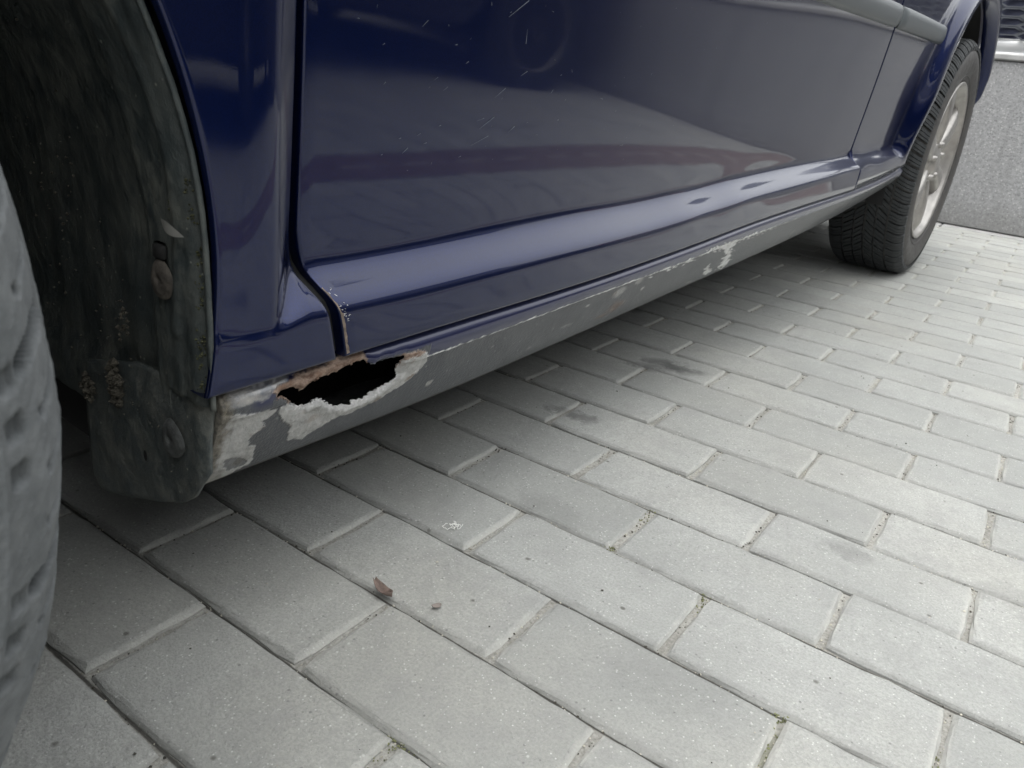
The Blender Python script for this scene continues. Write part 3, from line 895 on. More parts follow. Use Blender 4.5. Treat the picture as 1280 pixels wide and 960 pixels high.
for (s_, z_, rs_, rz_, k_) in ((-1.9073, 0.1523, 0.0042, 0.0030, 0.8), (-1.5984, 0.1905, 0.014, 0.0062, 0.75), (-1.5572, 0.1984, 0.009, 0.0045, 0.7), (-1.5322, 0.1846, 0.005, 0.0025, 0.8),
                            (-1.6655, 0.1855, 0.004, 0.0018, 0.9), (-1.6894, 0.1648, 0.012, 0.0022, 0.3), (-1.3568, 0.1640, 0.012, 0.003, 0.5), (-1.75, 0.150, 0.004, 0.002, 0.5), (-1.83, 0.172, 0.002, 0.0012, 0.7), (-0.98, 0.205, 0.012, 0.005, 0.35)):
    d = np.hypot((S - s_) / rs_, (Z - z_) / rz_) - 1 + 0.35 * n1
    flake2 = np.maximum(flake2, np.clip(0.5 - d * 2, 0, 1) * k_)
for (s_, z_, rs_, rz_, k_) in ((-1.5839, 0.168, 0.018, 0.007, 0.45), (-1.608, 0.160, 0.012, 0.003, 0.4), (-2.040, 0.160, 0.006, 0.003, 0.3)):
    d = np.hypot((S - s_) / rs_, (Z - z_) / rz_) - 1 + 0.6 * n1
    rust = np.maximum(rust, np.clip(0.5 - d, 0, 1) * k_)
flk = np.clip(np.maximum(np.maximum(flake, left), flake2), 0, 1)
# pale broken rim on the lower lip of the hole
white = np.maximum(white, pt * np.clip(0.75 + 0.5 * n1, 0, 1))
white = np.maximum(white, wm(dh - 0.0007, 0.0004) * (Z < 0.181) * 0.55)
white = np.maximum(white, wm(np.abs(dfl + 0.0004) - 0.0003, 0.0003) * 0.35 * (S > -2.06))
white = np.maximum(white, wm(np.abs(sdf(POLY['flake'], S, Z) + 0.0042 + 0.004 * n3) - 0.0002, 0.0003) * 0.7 * (n1 > -0.1))
dirt = np.clip(wm(S + 2.1165 + 0.004 * n1, 0.0035) * 0.85, 0, 1) * (Z > 0.1)
dirt = np.maximum(dirt, np.clip((n3 - 0.15) * 2, 0, 0.5) * wm(S + 2.09, 0.01) * wm(Z - 0.150, 0.012))
dirt = np.maximum(dirt, wm(Z - zb - 0.0020 + 0.002 * n3, 0.0012) * 0.45)
# relief: flaked coating has an edge, rust is blistered, torn metal curls
L = L + 0.0006 * flake + 0.0004 * left - 0.0003 * flake2 + rust * 0.0009 * (n1 + 0.3) + flake * 0.0004 * n2
L = L - 0.0035 * np.exp(-np.maximum(dh, 0) / 0.0028) * (1 + 0.9 * n1)
L = L + 0.0022 * np.exp(-((dh - 0.004) / 0.003) ** 2) * (Z < 0.176) * (S > -2.05) * (1 + n3)
L = L - 0.0018 * wm(np.abs(Z - (0.2052 + (S + 2.06) * 0.035) - 0.001 * n1) - 0.0004, 0.0005) * wm(S + 2.0, 0.002) * wm(-S - 2.10, 0.004)
# pull the vertices just inside onto the torn edge
gs = np.gradient(dh, axis=0) / np.gradient(S, axis=0); gz = np.gradient(dh, axis=1) / np.gradient(Z, axis=1)
gl = np.maximum(np.hypot(gs, gz), 0.2)
inside = dh < 0
keepf = []
nS, nT = S.shape
idx = np.arange(nS * nT).reshape(nS, nT)
allin = inside[:-1, :-1] & inside[1:, :-1] & inside[1:, 1:] & inside[:-1, 1:]
mv = inside
S2 = np.where(mv, S - np.clip(dh, -0.0013, 0) * gs / gl ** 2, S)
Z2 = np.where(mv, Z - np.clip(dh, -0.0013, 0) * gz / gl ** 2, Z)
V = np.stack([L, S2, Z2], -1).reshape(-1, 3)
F = [(idx[i, j], idx[i + 1, j], idx[i + 1, j + 1], idx[i, j + 1]) for i in range(nS - 1) for j in range(nT - 1) if not allin[i, j]]
# top lip going in under the door and bottom return
def extra(cols):
    global V, F
    cur = cols[0]
    for c in cols[1:]:
        b = len(V); V = np.vstack([V, c])
        ni = np.arange(b, b + len(c))
        for i in range(len(c) - 1):
            F.append((cur[i], cur[i + 1], ni[i + 1], ni[i]))
        cur = ni
topi = idx[:, -1]; boti = idx[:, 0]
top = V[topi]
ct = [topi]
for dl_, dz_ in ((-0.0016, 0.0003), (-0.004, 0.0), (-0.022, -0.002), (-0.03, -0.004)):
    c = top.copy(); c[:, 0] += dl_; c[:, 2] += dz_; ct.append(c)
extra(ct)
bot = V[boti]
cb = [boti]
for dl_, dz_ in ((-0.002, -0.0022), (-0.006, -0.0036), (-0.02, -0.003), (-0.06, 0.004), (-0.14, 0.02)):
    c = bot.copy(); c[:, 0] += dl_; c[:, 2] += dz_; cb.append(c)
extra(cb)
# front end cap
fe = V[idx[0]]
b = len(V); c = fe.copy(); c[:, 0] -= 0.03; c[:, 1] += 0.002; V = np.vstack([V, c])
for j in range(nT - 1):
    F.append((idx[0, j], idx[0, j + 1], b + j + 1, b + j))
used = np.zeros(len(V), bool)
for f in F:
    for q in f: used[q] = True
remap = -np.ones(len(V), int); remap[used] = np.arange(used.sum())
F = [tuple(remap[q] for q in f) for f in F]
pad = len(V) - nS * nT
def padv(a, v=0.0):
    return np.concatenate([np.clip(a, 0, 1).ravel(), np.full(pad, v)])
w1 = np.stack([padv(flk), padv(rust), padv(bluem), np.ones(len(V))], -1)[used]
w2 = np.stack([padv(white), padv(dirt, 0.3), padv(pale), np.ones(len(V))], -1)[used]
V = V[used]
sm = mesh('sill', V, F)
for nm, w in (('wear', w1), ('wear_and_highlight', w2)):
    a_ = sm.attributes.new(nm, 'FLOAT_COLOR', 'POINT'); a_.data.foreach_set('color', w.ravel())
finish(sm)
sill = link('sill', sm, M_SILL, ROOT)
sol = sill.modifiers.new('thickness', 'SOLIDIFY'); sol.thickness = 0.0011; sol.offset = -1
# inner sill box seen through the hole
mb = MB()
mb.grid([[(-0.105 + (0.004 * math.sin(s * 40)), s, z) for z in np.linspace(0.12, 0.222, 8)] for s in np.linspace(-2.12, -1.6, 30)])
mb.box((-0.105, -2.12, 0.218), (-0.050, -1.7, 0.221)); mb.box((-0.105, -2.123, 0.13), (-0.06, -2.121, 0.22))
mb.build('inner_sill', M_RUSTY_IN, ROOT, False)

# chipped door and fender corner edges beside the ledge
def edge_strip(pts, w, mat, name, parent, off=0.0006, jit=0.0):
    mb = MB(); P = []
    for i, (s, z) in enumerate(pts):
        a = pts[max(0, i - 1)]; b_ = pts[min(len(pts) - 1, i + 1)]
        dx, dz = b_[0] - a[0], b_[1] - a[1]; q = math.hypot(dx, dz) or 1
        ww = (w[i] if isinstance(w, (list, tuple)) else w) * (1 + rnd.uniform(-jit, jit))
        row = []
        for k_ in (0, 1):
            s_, z_ = s + k_ * ww * dz / q * -1, z + k_ * ww * dx / q
            row.append((float(lside(s_, z_)) + off, s_, z_))
        P.append(row)
    mb.grid(P)
    return mb.build(name, mat, parent, False, kind='stuff')
zz_ = np.linspace(0.214, 0.262, 26)
pts = [(float(GAP(z)) + 0.0082, float(z)) for z in zz_]
edge_strip(pts, [-0.0042 * (0.55 + 0.45 * noise.noise(Vector((z * 300, 1, 2)))) * (1.0 if z < 0.245 else 0.55) for z in zz_], M_EDGE, 'chipped_edge', door)
mb = MB()
for i in range(22):
    z = rnd.uniform(0.238, 0.263); s = float(GAP(z)) + 0.009 + abs(rnd.gauss(0, 0.0040))
    ln = rnd.uniform(0.0005, 0.0022); a = rnd.uniform(-0.9, 0.3); w_ = rnd.uniform(0.00015, 0.0005)
    q = [(s, z), (s + ln * math.cos(a), z + ln * math.sin(a)), (s + ln * math.cos(a), z + ln * math.sin(a) + w_), (s, z + w_)]
    mb.add([(float(lside(x, y)) + 0.0005, x, y) for x, y in q], [(0, 1, 2, 3)])
mb.build('paint_chips', M_EDGEW, door, False, kind='stuff')

# dried splashes and fine scratches on the door
ST_ = [[(-1.9542, 0.4368), (-1.9491, 0.4413)], [(-1.8337, 0.4473), (-1.8324, 0.4368)], [(-1.8617, 0.3936), (-1.8496, 0.4015)], [(-1.9596, 0.3506), (-1.9542, 0.3545)], [(-1.9383, 0.3573), (-1.9347, 0.3583)], [(-1.9362, 0.4025), (-1.9317, 0.405)], [(-1.9406, 0.397), (-1.9387, 0.3982)], [(-1.8323, 0.412), (-1.8239, 0.4162)], [(-1.8356, 0.3668), (-1.828, 0.3718)], [(-1.9238, 0.3704), (-1.9214, 0.3712)], [(-1.9241, 0.3959), (-1.9198, 0.399)], [(-1.9032, 0.4164), (-1.9002, 0.4182)], [(-1.9646, 0.3611), (-1.9624, 0.3616)], [(-1.9459, 0.3634), (-1.9426, 0.365)], [(-1.8793, 0.3752), (-1.8709, 0.3775)], [(-1.8749, 0.369), (-1.8579, 0.3789)], [(-1.7745, 0.4158), (-1.7725, 0.4168)], [(-1.7839, 0.4003), (-1.7812, 0.4038)], [(-1.6995, 0.4003), (-1.694, 0.3993)], [(-1.7583, 0.4223), (-1.7567, 0.4197)], [(-1.9274, 0.4396), (-1.9276, 0.4408)], [(-1.9898, 0.4218), (-1.9878, 0.423)], [(-1.8835, 0.4612), (-1.8828, 0.4588)], [(-1.8602, 0.4534), (-1.8376, 0.4679)], [(-1.918, 0.4281), (-1.9156, 0.4287)], [(-1.8818, 0.3561), (-1.8616, 0.3637)], [(-1.8958, 0.3467), (-1.8926, 0.3477)], [(-1.6388, 0.3547), (-1.6316, 0.3557)], [(-1.9525, 0.3382), (-1.9513, 0.3378)], [(-1.9808, 0.3497), (-1.9792, 0.3501)], [(-1.788, 0.4283), (-1.7866, 0.4275)], [(-1.8042, 0.4643), (-1.8013, 0.4638)], [(-1.7656, 0.3779), (-1.763, 0.3785)]]
mb = MB()
def mark(s0, z0, s1, z1, w):
    n = 5; P = []
    q = math.hypot(s1 - s0, z1 - z0) or 1
    nxv, nzv = -(z1 - z0) / q, (s1 - s0) / q
    for i in range(n):
        t = i / (n - 1); ww = w * (0.25 + 0.75 * t)
        c_ = (s0 + (s1 - s0) * t, z0 + (z1 - z0) * t)
        P.append([(float(lside(c_[0] + k_ * ww * nxv, c_[1] + k_ * ww * nzv)) + 0.00035, c_[0] + k_ * ww * nxv, c_[1] + k_ * ww * nzv) for k_ in (-1, 0, 1)])
    mb.grid(P)
for (a, b_) in ST_:
    mark(a[0], a[1], b_[0], b_[1], rnd.uniform(0.00018, 0.00042))
for i in range(70):
    s0 = rnd.uniform(-2.02, -1.2); z0 = rnd.uniform(0.31, 0.56); ln = rnd.uniform(0.0004, 0.0028); a = rnd.gauss(0.8, 0.6)
    mark(s0, z0, s0 + ln * math.cos(a), z0 + ln * math.sin(a), rnd.uniform(0.0001, 0.00028))
mb.build('dried_splashes', M_SCRATCH, door, False, kind='stuff')

# ---- arch liner and mudflap behind the front wheel
flange_in = -0.062
P = []
zs = list(np.linspace(0.200, 0.285, 8)) + [0.285 + 0.36 * math.sin(t) for t in np.linspace(0.03, 1.45, 40)]
ths = []
def liner_pt(w, h):
    """w lateral, h along the arc: below the centre straight, above on the circle"""
    r_ = FC[2] - 0.004
    if h < FC[1]:
        s = FC[0] + r_; z = h
    else:
        a = (h - FC[1]) / r_
        s = FC[0] + r_ * math.cos(a); z = FC[1] + r_ * math.sin(a)
        return s, z, a
    return s, z, 0.0
hs_ = np.concatenate([np.linspace(0.098, 0.285, 70), np.linspace(0.29, 0.285 + 0.36 * 2.6, 170)])
ws = np.concatenate([np.linspace(-0.0125, -0.075, 40), np.linspace(-0.08, -0.30, 40)])
for h in hs_:
    row = []
    for w in ws:
        s, z, a = liner_pt(w, h)
        # recess of the liner behind its flange, wavy moulding ribs
        rec = -0.010 * sstep((-0.070 - w) / 0.02) if h > 0.20 else -0.010 * sstep((-0.070 - w) / 0.02) * sstep((h - 0.17) / 0.03)
        rec = -rec
        wv = 0.0016 * noise.noise(Vector((w * 50, h * 9, 1))) + 0.0006 * noise.noise(Vector((w * 160, h * 60, 4)))
        groove = -0.0035 * math.exp(-((w + 0.020) / 0.0035) ** 2)
        rib = 0.003 * math.exp(-((w + 0.040 - 0.006 * math.sin(h * 22)) / 0.005) ** 2) * (1 if h > 0.24 else 0.3)
        off = -(wv + rib) + rec * 0.9 - groove
        s += off * math.cos(a); z += off * math.sin(a)
        if h > 0.40:
            pass
        lw = w
        if h < 0.145:                 # taper the foot of the liner
            pass
        row.append((lw, s, z))
    P.append(row)
mb = MB(); mb.grid(P)
# drop the inner part low down (bottom of the liner)
lin = mb.build('wheel_arch_liner', M_LINER, ROOT)
bm = bmesh.new(); bm.from_mesh(lin.data)
dele = [f for f in bm.faces if f.calc_center_median().z < (0.197 if f.calc_center_median().x > -0.06 else 0.150)]
bmesh.ops.delete(bm, geom=dele, context='FACES'); bm.to_mesh(lin.data); bm.free()
sol = lin.modifiers.new('thickness', 'SOLIDIFY'); sol.thickness = 0.003; sol.offset = 0
# inner wing wall
mb = MB()
mb.box((-0.34, -2.95, 0.10), (-0.30, -2.0, 0.90))
mb.build('inner_wing', M_BLACK, ROOT, False)

# mudflap: outline in (lateral, z)
mb = MB(); P = []
for i, w in enumerate(np.linspace(-0.021, -0.158, 46)):
    zb_ = float(np.interp(w, [-0.158, -0.150, -0.135, -0.077, -0.050, -0.034, -0.021], [0.098, 0.088, 0.0895, 0.106, 0.116, 0.128, 0.150]))
    zt_ = float(np.interp(w, [-0.158, -0.10, -0.045, -0.021], [0.190, 0.205, 0.206, 0.196]))
    row = []
    for j in range(34):
        t = j / 33
        z = zb_ + (zt_ - zb_) * t
        s = -2.1335 - 0.10 * max(0, -0.06 - w) + 0.0035 * sstep((w + 0.030) / 0.009) + 0.0008 * noise.noise(Vector((w * 60, z * 60, 0)))
        s += 0.004 * t * t
        row.append((w, s, z))
    P.append(row)
mb.grid(P)
flap = mb.build('mudflap', M_FLAP, ROOT)
sol = flap.modifiers.new('thickness', 'SOLIDIFY'); sol.thickness = 0.003; sol.offset = 0
def rivet(l, s, z, r, mat, tilt=0.0):
    mb = MB(); P = []
    for (q, h) in ((0.0, 0.0016), (0.14, 0.0018), (0.19, 0.0036), (0.45, 0.0038), (0.75, 0.0032), (0.93, 0.0018), (1.0, 0.0)):
        row = []
        for k_ in range(20):
            a = 2 * PI * k_ / 20
            rr = r * q * (1 + 0.05 * math.sin(3 * a + l * 99))
            row.append((l + rr * math.cos(a), s - h - 0.0008 * math.sin(a * 2) * q, z + rr * math.sin(a) * 1.12))
        P.append(row)
    mb.grid(P, closed=True)
    return mb.build('rivet', mat, lin)
rivet(-0.0545, -2.136, 0.2745, 0.0115, M_BOLT)
rivet(-0.0530, -2.1365, 0.1655, 0.0125, M_BOLT2)
# dark moulded slot above the upper rivet, small hole in the flap
mb = MB()
mb.box((-0.062, -2.1385, 0.286), (-0.050, -2.1335, 0.297), None, 0.002)
mb.build('slot', M_BLACK, lin)
mb = MB()
mb.add([(-0.0885 + 0.0022 * math.cos(a), -2.1385, 0.1390 + 0.0042 * math.sin(a)) for a in np.linspace(0, 2 * PI, 11)[:-1]], [tuple(range(10))])
mb.build('hole', M_BLACK, flap, False)
# clumps of dry mud and moss
mb = MB()
def clump(mb, l, s, z, sl_, sz_, n, r0, r1, seed):
    rr = random.Random(seed)
    for i in range(n):
        blob(mb, (l + rr.gauss(0, sl_), s - abs(rr.gauss(0, 0.0012)), z + rr.gauss(0, sz_)), rr.uniform(r0, r1), seed * 977 + i)
clump(mb, -0.1175, -2.140, 0.1835, 0.0034, 0.0066, 170, 0.0012, 0.0042, 1)
clump(mb, -0.150, -2.144, 0.172, 0.003, 0.0042, 60, 0.0014, 0.0036, 2)
clump(mb, -0.110, -2.134, 0.232, 0.004, 0.007, 26, 0.0008, 0.0022, 3)
clump(mb, -0.135, -2.134, 0.250, 0.012, 0.03, 40, 0.0003, 0.0009, 4)
clump(mb, -0.10, -2.138, 0.180, 0.03, 0.03, 60, 0.0003, 0.0008, 5)
clump(mb, -0.16, -2.150, 0.30, 0.02, 0.04, 60, 0.0005, 0.0013, 6)
mb.build('mud_clumps', M_MUD, lin, False, kind='stuff')
mb = MB()
for i in range(150):
    h = rnd.uniform(0.205, 0.34); s, z, a = liner_pt(0, h)
    if noise.noise(Vector((h * 60, 0, 0))) < -0.1: continue
    blob(mb, (-0.0195 + rnd.gauss(0, 0.0016), s + 0.0015 - rnd.uniform(0, 0.006), z), rnd.uniform(0.0006, 0.0016), i + 9000)
for i in range(46):
    h = 0.325 + rnd.gauss(0, 0.006); s, z, a = liner_pt(0, h)
    blob(mb, (-0.036 + rnd.gauss(0, 0.003), s - 0.003, z), rnd.uniform(0.0006, 0.0018), i + 9500)
mb.build('moss', M_MOSS, lin, False, kind='stuff')
# lip of the liner between the flange and the fender: pale flap of torn plastic
mb = MB()
P = []
for i in range(8):
    t = i / 7
    P.append([(-0.046 + 0.024 * t, -2.140 - 0.003 * math.sin(t * PI), 0.3135 - 0.006 * t + 0.0035 * math.sin(t * PI) * k_) for k_ in (-1, 1)])
mb.grid(P); mb.build('torn_lip', simple('pale scuffed plastic', (0.20, 0.20, 0.185), 0.8), lin)

# body structure behind the panels (keeps the gaps dark)
mb = MB()
mb.box((-0.075, -2.122, 0.2215), (-0.050, -0.40, 0.90))
mb.build('body_frame', M_BLACK, ROOT, False)
mb = MB()
mb.grid([[(l_, s_, 0.155 + 0.05 * max(0, s_ + 1.0) + 0.0 * l_) for l_ in np.linspace(-0.14, -1.54, 6)] for s_ in np.linspace(-2.12, -0.35, 8)])
mb.box((-1.36, -3.25, 0.125), (-0.33, -2.13, 0.150)); mb.box((-1.67, -2.12, 0.10), (-0.20, -2.105, 0.30)); mb.box((-1.35, -0.35, 0.26), (-0.28, 0.75, 0.34))
mb.box((-0.92, -2.6, 0.14), (-0.80, 0.5, 0.18))
mb.build('floor_pan', M_BLACK, ROOT, False)
# rear arch liner
mb = MB(); P = []
for a in np.linspace(math.radians(198), math.radians(-30), 40):
    P.append([(l_, RC[0] + (RC[2] + 0.012) * math.cos(a), RC[1] + (RC[2] + 0.012) * math.sin(a)) for l_ in np.linspace(-0.02, -0.30, 8)])
mb.grid(P)
mb.box((-0.33, -0.5, 0.15), (-0.30, 0.6, 0.85))
mb.build('rear_arch_liner', M_BLACK, ROOT)

# ---- wheels
def rtop(a):
    a = abs(a)
    if a < 0.070: return 0.310 - 0.0022 * (a / 0.07) ** 2
    t = (a - 0.070) / 0.026
    return 0.3078 - 0.016 * t ** 2.2
carc = [(-.0, .3035), (.03, .3032), (.06, .3022), (.076, .2990), (.088, .2905), (.0965, .276), (.0995, .262), (.0990, .246), (.0945, .228), (.0905, .2165), (.0900, .2125), (.0870, .2070), (.0800, .2035)]
carc_full = [(-a, r) for a, r in reversed(carc[1:])] + carc
def tyre_mesh(name, mat_side):
    mb = lathe(carc_full, 120)
    # rim protector ring and lettering band: raised rings on the side wall
    for (r0, r1, h) in ((0.2195, 0.2225, 0.0016), (0.283, 0.2850, 0.0012)):
        ring = []
        prof_a = lambda r: float(np.interp(r, [.2035, .2165, .228, .246, .262, .276, .2905], [.080, .0905, .0945, .0990, .0995, .0965, .088]))
        pr = [(prof_a(r0), r0), (prof_a(r0) + h, r0 + 0.0006), (prof_a(r1) + h, r1 - 0.0006), (prof_a(r1), r1)]
        lm = lathe(pr, 120); mb.add(lm.v, lm.f)
    me = mesh(name, mb.v, mb.f)
    bm = bmesh.new(); bm.from_mesh(me); bmesh.ops.recalc_face_normals(bm, faces=bm.faces); bm.to_mesh(me); bm.free()
    me.shade_smooth()
    return me
def tread_mesh(name, worn=0.0, NP=62, wrap=0.096):
    mb = MB()
    dth = 2 * PI / NP
    def block(a0, a1, t0, t1, slope, na, rb=0.0):
        """a range, angular range as fraction of the pitch, chevron slope"""
        base, topv = [], []
        A_ = [a0 + (a1 - a0) * i / na for i in range(na + 1)]
        vs = []
        for lev in (0, 1):
            for a in A_:
                for t in (t0, t1):
                    th = (P0_ + t) * dth + slope * (abs(a) - 0.0) 
                    rr = rtop(a) - 0.0085 if lev == 0 else rtop(a) - worn
                    if lev == 1:
                        ins = 0.0004
                        th2 = th + (ins / 0.31 if t == t0 else -ins / 0.31)
                    else:
                        th2 = th
                    vs.append((a, rr * math.cos(th2), rr * math.sin(th2)))
        m_ = (na + 1) * 2
        fs = []
        for i in range(na):
            q = i * 2
            fs.append((m_ + q, m_ + q + 1, m_ + q + 3, m_ + q + 2))
            fs.append((q, q + 2, m_ + q + 2, m_ + q)); fs.append((q + 1, m_ + q + 1, m_ + q + 3, q + 3))
        fs.append((0, m_, m_ + 1, 1)); fs.append((m_ - 2, m_ - 1, 2 * m_ - 1, 2 * m_ - 2))
        mb.add(vs, fs)
    for p_ in range(NP):
        for sgn in (-1, 1):
            P0_ = p_ + (0.5 if sgn < 0 else 0)
            for (t0, t1) in ((0.06, 0.46), (0.49, 0.90)):
                block(sgn * 0.003, sgn * 0.024, t0, t1, 3.2, 2)
            for (t0, t1) in ((0.10, 0.48), (0.52, 0.90)):
                block(sgn * 0.0285, sgn * 0.052, t0, t1, 2.6, 2)
            for (t0, t1) in ((0.05, 0.33), (0.355, 0.63), (0.655, 0.86)):
                block(sgn * 0.0575, sgn * wrap, t0, t1, 1.5, 6)
    me = mesh(name, mb.v, mb.f)
    bm = bmesh.new(); bm.from_mesh(me); bmesh.ops.recalc_face_normals(bm, faces=bm.faces); bm.to_mesh(me); bm.free()
    return me
def worn_tyre(NS=2000):
    """front tyre: tread, shoulder lugs and side knobs as relief on one dense mesh"""
    base = [(0.0, .3098), (.03, .3095), (.055, .3088), (.068, .3072), (.078, .3035), (.086, .2970), (.092, .2880), (.0962, .2780), (.0985, .2680), (.0995, .2580), (.0985, .2450), (.0945, .2280), (.0905, .2165), (.0900, .2125), (.0870, .2070), (.0800, .2035)]
    b = np.array(base); d = np.concatenate([[0], np.cumsum(np.hypot(*np.diff(b, axis=0).T))])
    p = np.concatenate([np.arange(0, 0.054, 0.0022), np.arange(0.055, 0.096, 0.0008), np.linspace(0.098, d[-1], 16)])
    pa, pr = np.interp(p, d, b[:, 0]), np.interp(p, d, b[:, 1])
    for _ in range(3):
        pa[1:-1] = (pa[:-2] + 2 * pa[1:-1] + pa[2:]) / 4; pr[1:-1] = (pr[:-2] + 2 * pr[1:-1] + pr[2:]) / 4
    na, nr = np.gradient(pr), np.gradient(pa)
    q = np.hypot(na, nr); na, nr = -na / q, nr / q
    th = np.arange(NS) / NS * 2 * PI
    NP = 27
    TH, PP = np.meshgrid(th, p, indexing='ij')
    def slot(x, w, soft):      # 1 inside a slot centred at integer x
        f = np.abs((x + 0.5) % 1 - 0.5)
        return np.clip((w + soft - f) / soft, 0, 1)
    ph = TH / (2 * PI) * NP
    wob = 0.05 * np.sin(TH * 17) + 0.04 * np.sin(TH * 41 + PP * 300)
    H = np.zeros(TH.shape)
    g = lambda c, w: np.clip((w - np.abs(PP - c)) / 0.0012 + 0.5, 0, 1)
    H -= 0.0055 * np.maximum(g(0.027, 0.0025), g(0.0555, 0.0025))
    mid = (PP > 0.002) & (PP < 0.055)
    H -= 0.005 * mid * slot(ph * 2 + 26 * PP, 0.07, 0.03)
    sh = np.clip((PP - 0.056) / 0.003, 0, 1) * np.clip((0.0850 - PP) / 0.004, 0, 1)
    H -= 0.0080 * sh * slot(ph + 7.5 * PP + wob * 0.3, 0.026, 0.030)
    H += 0.0012 * sh * (0.5 - np.abs((ph + 7.5 * PP) % 1 - 0.5)) * 2
    # round dimples at the ends of the worn sipes
    fx = np.abs((ph * 4 + 0.5 + 30 * 0.0785) % 1 - 0.5) / (4 * NP / (2 * PI * 0.30))
    H -= 0.0042 * np.clip(1.3 - np.hypot(fx, PP - 0.0775) / 0.0017, 0, 1)
    sip = np.clip((PP - 0.060) / 0.002, 0, 1) * np.clip((0.0765 - PP) / 0.002, 0, 1)
    H -= 0.0020 * sip * slot(ph * 4 + 30 * PP + wob, 0.03, 0.08)
    # moulded pockets lower on the shoulder, and the ring below them
    pk = np.clip((PP - 0.0850) / 0.0008, 0, 1) * np.clip((0.0915 - PP) / 0.0008, 0, 1)
    H -= 0.0022 * pk * slot(ph * 5 + 20 * PP + 0.5 + 0.5 * wob, 0.16, 0.14) * (np.floor(ph * 5 + 20 * PP + 1.0) % 5 > 1.5)
    H += 0.0010 * np.exp(-((PP - 0.0935) / 0.0009) ** 2)
    H += 0.0010 * np.exp(-((PP - 0.1235) / 0.0012) ** 2)
    H += 0.00025 * np.sin(TH * 190 + PP * 900) * np.sin(PP * 700 + TH * 83)
    A_ = pa[None, :] + H * na[None, :]; R_ = pr[None, :] + H * nr[None, :]
    SCUFF_SHADE = np.clip(1.0 + H / 0.0042 + 0.10 * np.sin(TH * 61 + PP * 420), 0.0, 1.0)  # tone follows relief height: grooves and pockets get painted shade
    ic = [q_ for q_ in range(len(p)) if p[q_] < 0.054 or p[q_] > 0.097 or q_ % 6 == 0]
    Ai, Ri = A_[:, ic], R_[:, ic]
    Af = np.concatenate([-Ai[:, ::-1][:, :-1], A_], 1); Rf = np.concatenate([Ri[:, ::-1][:, :-1], R_], 1)
    Sf = np.concatenate([SCUFF_SHADE[:, ic][:, ::-1][:, :-1], SCUFF_SHADE], 1)
    n, k = Af.shape
    V = np.stack([Af, Rf * np.cos(th)[:, None], Rf * np.sin(th)[:, None]], -1).reshape(-1, 3)
    i, j = np.meshgrid(np.arange(n), np.arange(k - 1), indexing='ij'); i2 = (i + 1) % n
    F = np.stack([i * k + j, i2 * k + j, i2 * k + j + 1, i * k + j + 1], -1).reshape(-1, 4)
    me = bpy.data.meshes.new('tyre')
    me.from_pydata(V.tolist(), [], F.tolist()); me.update()
    sa = me.attributes.new('scuff_shade', 'FLOAT', 'POINT'); sa.data.foreach_set('value', Sf.ravel())
    bm = bmesh.new(); bm.from_mesh(me); bmesh.ops.recalc_face_normals(bm, faces=bm.faces); bm.to_mesh(me); bm.free()
    me.shade_smooth()
    return me
def rim_mesh(name, nsp=6):
    mb = MB()
    lm = lathe([(.0800, .2025), (.0905, .2065), (.0925, .2045), (.0920, .2000), (.0860, .1965), (.0780, .1920), (.0700, .1850), (.045, .178), (-.06, .172), (-.085, .200)], 96)
    mb.add(lm.v, lm.f)
    for k_ in range(nsp):
        a0 = 2 * PI * k_ / nsp + 0.3
        P = []
        for i in range(9):
            t = i / 8; r = 0.030 + 0.162 * t
            hw = (0.020 + 0.016 * t ** 2) ; x = 0.072 + 0.012 * math.sin(t * PI * 0.8) - (0.006 if i == 8 else 0)
            row = []
            for (u, dx) in ((-1, -0.030), (-1, -0.006), (-0.75, 0.0), (-0.25, 0.002), (0.25, 0.002), (0.75, 0.0), (1, -0.006), (1, -0.030)):
                row.append((x + dx, r * math.cos(a0) - u * hw * math.sin(a0), r * math.sin(a0) + u * hw * math.cos(a0)))
            P.append(row)
        mb.grid(P)
    lm = lathe([(.050, .062), (.070, .060), (.078, .050), (.080, .034), (.084, .030), (.086, .020), (.087, .001)], 48)
    mb.add(lm.v, lm.f)
    for k_ in range(5):
        a = 2 * PI * k_ / 5
        lm = lathe([(.066, .0085), (.088, .0080), (.090, .0001)], 8)
        mb.add([(x, y + 0.046 * math.cos(a), z + 0.046 * math.sin(a)) for x, y, z in lm.v], lm.f)
    me = mesh(name, mb.v, mb.f)
    bm = bmesh.new(); bm.from_mesh(me); bmesh.ops.recalc_face_normals(bm, faces=bm.faces); bm.to_mesh(me); bm.free()
    for p_ in me.polygons: p_.use_smooth = True
    return me
me_tyre = tyre_mesh('tyre', M_SIDE); me_tyre.materials.append(M_SIDE)
me_tread = tread_mesh('tyre_tread'); me_tread.materials.append(M_TYRE)
me_rim = rim_mesh('rim'); me_rim.materials.append(M_ALLOY)
dmb = lathe([(.0, .001), (.0, .125), (.012, .125), (.012, .07), (.05, .065), (.05, .001)], 48)
me_disc = mesh('wheel', dmb.v, dmb.f); me_disc.materials.append(M_DISC)
def wheel(l, s, steer=0.0, side=1, dirty=False, spin=0.0, camber=0.0):
    o = link('wheel', me_disc, None, ROOT, False)
    o.location = (l, s, 0.3095)
    o.rotation_mode = 'XYZ'
    o.rotation_euler = (spin, camber, steer + (PI if side < 0 else 0))
    ty, tr = me_tyre, me_tread
    if dirty:
        ty = worn_tyre(); ty.materials.append(M_SCUFF_SHADE); tr = None
    link('tyre', ty, None, o)
    if tr is not None:
        link('tyre_tread', tr, None, o, False, kind='stuff')
    link('rim', me_rim, None, o)
    return o
WH_S = 0.02
wheel(-0.080, WH_S + 0.035, 0, 1, False, 0.4)
